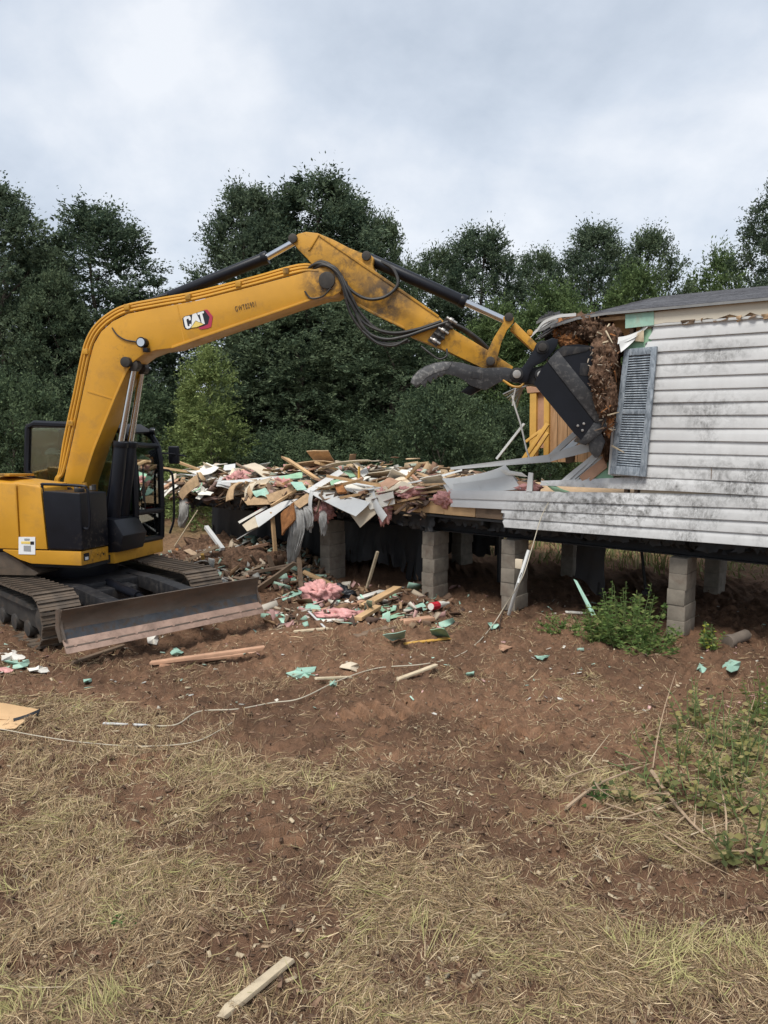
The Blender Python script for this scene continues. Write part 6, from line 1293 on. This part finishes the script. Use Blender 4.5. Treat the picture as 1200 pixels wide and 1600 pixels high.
# conduit and wires
cd = loose('conduit', MB().tube([wp(826, 860, -.05), wp(810, 910, -.25), G3(795, 960, .03)], .022, 8), 'white_vinyl', 'white conduit leaning from the siding to the ground', 'conduit')
tg = MB().box(wp(811, 881, -.12), (.10, .03, .12), (WU, WN, UZ)).build('tag_box', 'drywall_tan', cd, bevel=.004)
wire = [wp(857, 785, -.04), wp(845, 810, -.10), wp(830, 860, -.3), wp(815, 905, -.5)] + [G3(a, b, z) for a, b, z in ((790, 945, .25), (771, 975, .06), (745, 1005, .02), (710, 1027, .02), (660, 1038, .03), (590, 1044, .02), (530, 1063, .04), (470, 1091, .03), (425, 1098, .05), (370, 1108, .03), (310, 1112, .03), (272, 1133, .02), (210, 1132, .02))]
loose('wire', MB().tube(catmull(wire, 8), .0055, 6), 'wire_white', 'long cream wire falling from the siding and trailing across the soil', 'wire')
wire = [G3(a, b, z) for a, b, z in ((372, 1122, .03), (345, 1140, .02), (300, 1160, .02), (220, 1166, .03), (130, 1160, .02), (60, 1150, .02), (0, 1139, .03), (-40, 1135, .02))]
loose('wire', MB().tube(catmull(wire, 8), .0038, 6), 'wire_white', 'thin pale cord curving over the straw at left', 'cord')
loose('wire', MB().tube(catmull([wp(815, 895, -.4), G3(800, 930, .2), G3(784, 962, .05), G3(780, 985, .02)], 6), .005, 5), 'hose', 'thin dark wire beside the conduit', 'wire')
wslab('green_board_scrap', ((896, 905, .35), (902, 908, .35), (931, 960, .10), (924, 962, .10)), .01, 'mint_board', 'narrow mint strip tilted up beside the weeds', 'board scrap', .01, 33)
# clay pipe, bottle
p = G3(1140, 1002, .045); q = p + Vector((.26, .16, .03)); pipe = loose('pipe_elbow', MB().cyl(p, q, .062, 20).cyl(p - (q - p).normalized() * .04, p + (q - p).normalized() * .03, .078, 20), 'clay_pipe', 'grey clay pipe length under the right end of the home', 'pipe', bevel=.008)
p, q = G3(673, 948, .045), G3(701, 942, .045); bt = loose('bottle', MB().tube([p, p.lerp(q, .25), p.lerp(q, .7), p.lerp(q, .85), q], [.045, .05, .04, .02, .018], 10), 'drywall_white', 'crushed clear bottle with a red label on the ground by the pier', 'bottle')
MB().tube([p.lerp(q, .02), p.lerp(q, .38)], .052, 10).build('label_band', 'red_cloth', bt)
# ------------------------------------------------------------------ weeds, sticks
def weed(px, py, h, spread, stems, leaves, ll, cols, label, seed, cat='weed', droop=.3, wr=.14):
    g = np.random.default_rng(seed); b = G3(px, py); T_ = thing('weed', b, label, cat); m = MB(); Cs, As, Bs, cc = [], [], [], []
    for s in range(stems):
        a = g.uniform(0, 2 * PI); r0 = g.random() ** .6 * spread; hh = h * g.uniform(.55, 1.05) * (1 - .35 * r0 / max(spread, .01)); base = b + Vector((math.cos(a) * r0 * .6, math.sin(a) * r0 * .6, 0)); base.z = gz(base.x, base.y)
        tip = base + Vector((math.cos(a) * r0 * .5 + g.normal() * .03, math.sin(a) * r0 * .5 + g.normal() * .03, hh)); mid = base.lerp(tip, .5) + Vector((g.normal() * .02, g.normal() * .02, 0))
        m.tube([base, mid, tip], [.006, .004, .002], 4)
        for k in range(leaves):
            f = .12 + .88 * (k + g.random()) / leaves; p = base.lerp(mid, f * 2) if f < .5 else mid.lerp(tip, f * 2 - 1); an = k * 2.4 + g.normal() * .3; L = ll * (1.15 - .6 * f) * g.uniform(.7, 1.2)
            d = np.array([math.cos(an), math.sin(an), .45 - droop * g.random() * 2]); d /= np.linalg.norm(d); Cs.append(np.array(p) + d * L * .55); As.append(d * L * .5); sd_ = np.cross(d, [0, 0, 1.]); sd_ /= np.linalg.norm(sd_); Bs.append(sd_ * L * wr + np.array([0, 0, g.normal() * .01])); cc.append(np.array(cols[g.integers(0, len(cols))]) * g.uniform(.75, 1.2))
    tag(m.build('stem', 'stem_green', T_), kind='stuff'); V, F_, c = leaf_quads(np.array(Cs), np.array(As), np.array(Bs), np.array(cc)); fast('foliage', V, F_, 'leaf', c, T_)
    return T_
GRN = [(.11, .18, .05), (.16, .23, .065), (.08, .13, .04), (.22, .27, .09)]
weed(975, 1002, .84, .44, 34, 34, .095, GRN, 'tall leafy green weed clump in front of the home', 1, wr=.09)
weed(1015, 1018, .34, .46, 30, 22, .08, GRN, 'low green weed spreading right of the tall clump', 2, wr=.09)
weed(930, 1008, .50, .28, 16, 26, .08, GRN, 'low green weed left of the tall clump', 3, wr=.09)
weed(875, 985, .16, .38, 24, 18, .05, GRN, 'sparse low weeds by the conduit', 4)
weed(1104, 1012, .32, .10, 9, 26, .07, GRN + [(.36, .36, .06)], 'slim yellowing weed below the home at right', 5)
weed(1190, 1130, .62, .30, 20, 14, .07, [(.13, .17, .05), (.2, .22, .07), (.3, .28, .10)], 'green weed at the right edge above the tangled sticks', 6)
weed(1160, 1225, .52, .38, 18, 11, .075, [(.12, .15, .05), (.26, .25, .09), (.09, .12, .045), (.34, .29, .13)], 'leafy weed among the tangled sticks at right', 7)
weed(1060, 1190, .42, .36, 15, 9, .06, [(.17, .18, .06), (.32, .28, .10), (.12, .14, .05), (.36, .3, .15)], 'yellow-green weed left of the leafy one at right', 8)
weed(1185, 1290, .45, .32, 16, 11, .07, [(.12, .15, .05), (.26, .25, .09), (.34, .29, .13)], 'weed at the right edge by the lowest stick', 9)
for a_, b_, h_, sp_2, st_, lf_, lab_, sd_2 in ((1095, 1135, .48, .34, 12, 9, 'straggling vine with sparse leaves above the forked stick', 41), (1135, 1180, .62, .36, 14, 10, 'tall straggling vine nearest the thin stalk at the right edge', 42), (1105, 1265, .40, .40, 14, 9, 'straggling vine lying across the forked stick', 43), (1175, 1345, .36, .34, 12, 9, 'straggling vine at the lower end of the brush', 44), (1010, 1245, .24, .34, 12, 7, 'low vine left of the forked stick', 45)):
    weed(a_, b_, h_, sp_2, st_, lf_, .085, [(.15, .16, .06), (.29, .26, .10), (.10, .12, .05), (.38, .31, .15)], lab_, sd_2, wr=.22)
weed(935, 1245, .10, .14, 6, 10, .06, [(.05, .10, .035), (.08, .13, .04)], 'small dark-leaved weed by the long curved stick', 10)
weed(208, 1449, .05, .05, 4, 6, .05, [(.04, .12, .03)], 'tiny dark green seedling in the foreground straw', 11)
def twig(pts, r, label, mat='stick', side=0, seed=0):
    P = catmull([G3(a, b, z) for a, b, z in pts], 5); n = len(P); rs = [r * (1 - .65 * i / (n - 1)) for i in range(n)]; m = MB().tube(P, rs, 6); g = random.Random(seed)
    for k in range(side):
        i = g.randrange(n // 4, n - 2); d = Vector((g.uniform(-1, 1), g.uniform(-1, 1), g.uniform(.1, .8))).normalized(); L = g.uniform(.08, .22); m.tube([P[i], P[i] + d * L * .5, P[i] + d * L + Vector((0, 0, -.02))], [rs[i] * .6, rs[i] * .4, rs[i] * .2], 5)
    return tag(m.build('stick', mat), label, 'stick')
twig(((885, 1262, .02), (930, 1228, .05), (975, 1208, .08), (1018, 1192, .10)), .013, 'curved pale stick lying left of the weeds', side=2, seed=1)
twig(((1018, 1205, .12), (1050, 1250, .08), (1085, 1290, .04), (1115, 1315, .02)), .016, 'thick forked stick sloping down among the weeds', side=4, seed=2)
twig(((1020, 1200, .05), (1028, 1150, .22), (1040, 1100, .40), (1056, 1050, .58)), .006, 'tall thin dry stalk standing above the curved stick', seed=3)
twig(((850, 1187, .05), (868, 1200, .04), (886, 1213, .02)), .008, 'short broken stick at the left end of the tangle', seed=4)
twig(((886, 1214, .03), (930, 1200, .03), (1010, 1191, .04)), .007, 'straight thin stick above the curved one', seed=5)
twig(((1136, 1325, .02), (1134, 1270, .10), (1128, 1235, .18), (1124, 1200, .26)), .008, 'upright brown stick near the right edge', 'stick', 1, 6)
twig(((1130, 1330, .03), (1170, 1329, .04), (1215, 1318, .07)), .008, 'brown stick lying level at the right edge', 'stick', 0, 7)
twig(((1120, 1340, .02), (1118, 1300, .10), (1112, 1270, .16)), .007, 'short upright stick left of the upright brown one', seed=8)
twig(((945, 1255, .03), (1000, 1275, .05), (1060, 1310, .04), (1110, 1335, .02)), .006, 'long thin stick crossing the tangle', seed=9)
twig(((1163, 1170, .05), (1168, 1130, .20), (1180, 1088, .34)), .006, 'thin stalk standing at the right edge', seed=10)
twig(((1090, 1145, .1), (1110, 1165, .08), (1140, 1195, .05)), .005, 'fine twig between the weeds at right', seed=11)
twig(((1030, 1300, .02), (1090, 1340, .03), (1150, 1372, .02)), .006, 'thin pale twig below the tangle', seed=12)
twig(((700, 1485, .02), (720, 1440, .02), (745, 1420, .03)), .004, 'fine straw-coloured twig in the foreground grass', seed=13)
twig(((0, 1540, .02), (60, 1543, .03), (125, 1541, .02)), .004, 'long straight stalk at the bottom left', 'bleached_wood', 0, 14)
r = random.Random(55)
for i in range(20):
    a_, b_ = r.uniform(900, 1200), r.uniform(1150, 1345); ln = r.uniform(30, 120); h_ = r.random() ** 2 * .45; an = r.uniform(-1.2, 1.2); a2, b2 = a_ + ln * math.cos(an) * (1 - h_), b_ + ln * math.sin(an) * .5
    twig(((a_, b_, .02), ((a_ + a2) / 2 + r.uniform(-8, 8), (b_ + b2) / 2, .03 + h_ * .6), (a2, b2, .03 + h_)), r.uniform(.003, .007), 'thin dry stem in the tangle of brush at right', r.choice(['stick', 'bleached_wood', 'stem_green']), r.choice([0, 0, 2]), 100 + i)['group'] = 'dry stems in the brush tangle'
# litter of chips and clods on the bare soil
g = np.random.default_rng(77); k = 9000; y = 1 / (1 / 11.5 + g.random(k) * (1 / 2.8 - 1 / 11.5)); x = (g.random(k) * 2 - 1) * (y * .56 + .6); P = np.c_[x, y, gheight(x, y) + .003]
shards('soil_litter', P, (.045, .02, .006), [(.30, .21, .13), (.18, .11, .07), (.42, .34, .23), (.12, .075, .05), (.12, .075, .05), (.24, .15, .10)], 6, 'chips, bark and crumbs littering the soil', 'litter', .3)
k = 260; y = g.uniform(6.5, 11, k); x = (g.random(k) * 2 - 1) * (y * .52); P = np.c_[x, y, gheight(x, y) + .006]
shards('pale_litter', P, (.06, .03, .008), [(.6, .55, .46), (.55, .34, .31), (.64, .62, .56), (.4, .55, .45)], 8, 'pale crumbs of board and insulation on the soil', 'litter', .3)
sh = shards('insulation_flecks', FLK, (.055, .012, .006), [(.20, .13, .085), (.30, .22, .15), (.11, .07, .05), (.06, .04, .03), (.24, .12, .06), (.36, .30, .23)], 31, 'torn fibres and crumbs clinging to the ripped wall filling', 'insulation', 1.0)
sh.parent = HO; sh.matrix_parent_inverse = base_matrix(HO).inverted()
for k_ in ('label', 'category'): del sh[k_]

# tell alike loose pieces apart by their place along the heap
ORD = 'first second third fourth fifth sixth seventh eighth ninth tenth eleventh twelfth thirteenth fourteenth fifteenth sixteenth seventeenth eighteenth nineteenth twentieth'.split()
GR = {}
for o_ in SC.objects:
    if o_.parent is None and o_.type == 'MESH' and o_.get('group') and ('rubble heap' in o_['group'] or 'mound' in o_['group'] or 'tangle' in o_['group']): GR.setdefault(o_['group'], []).append(o_)
def _px(o_):
    c_ = sum((v.co for v in o_.data.vertices), Vector()) / len(o_.data.vertices); return c_.x / c_.y
for k_, L_ in GR.items():
    for i_, o_ in enumerate(sorted(L_, key=_px)): o_['label'] = o_['label'] + ', ' + ORD[i_] + ' from the left'
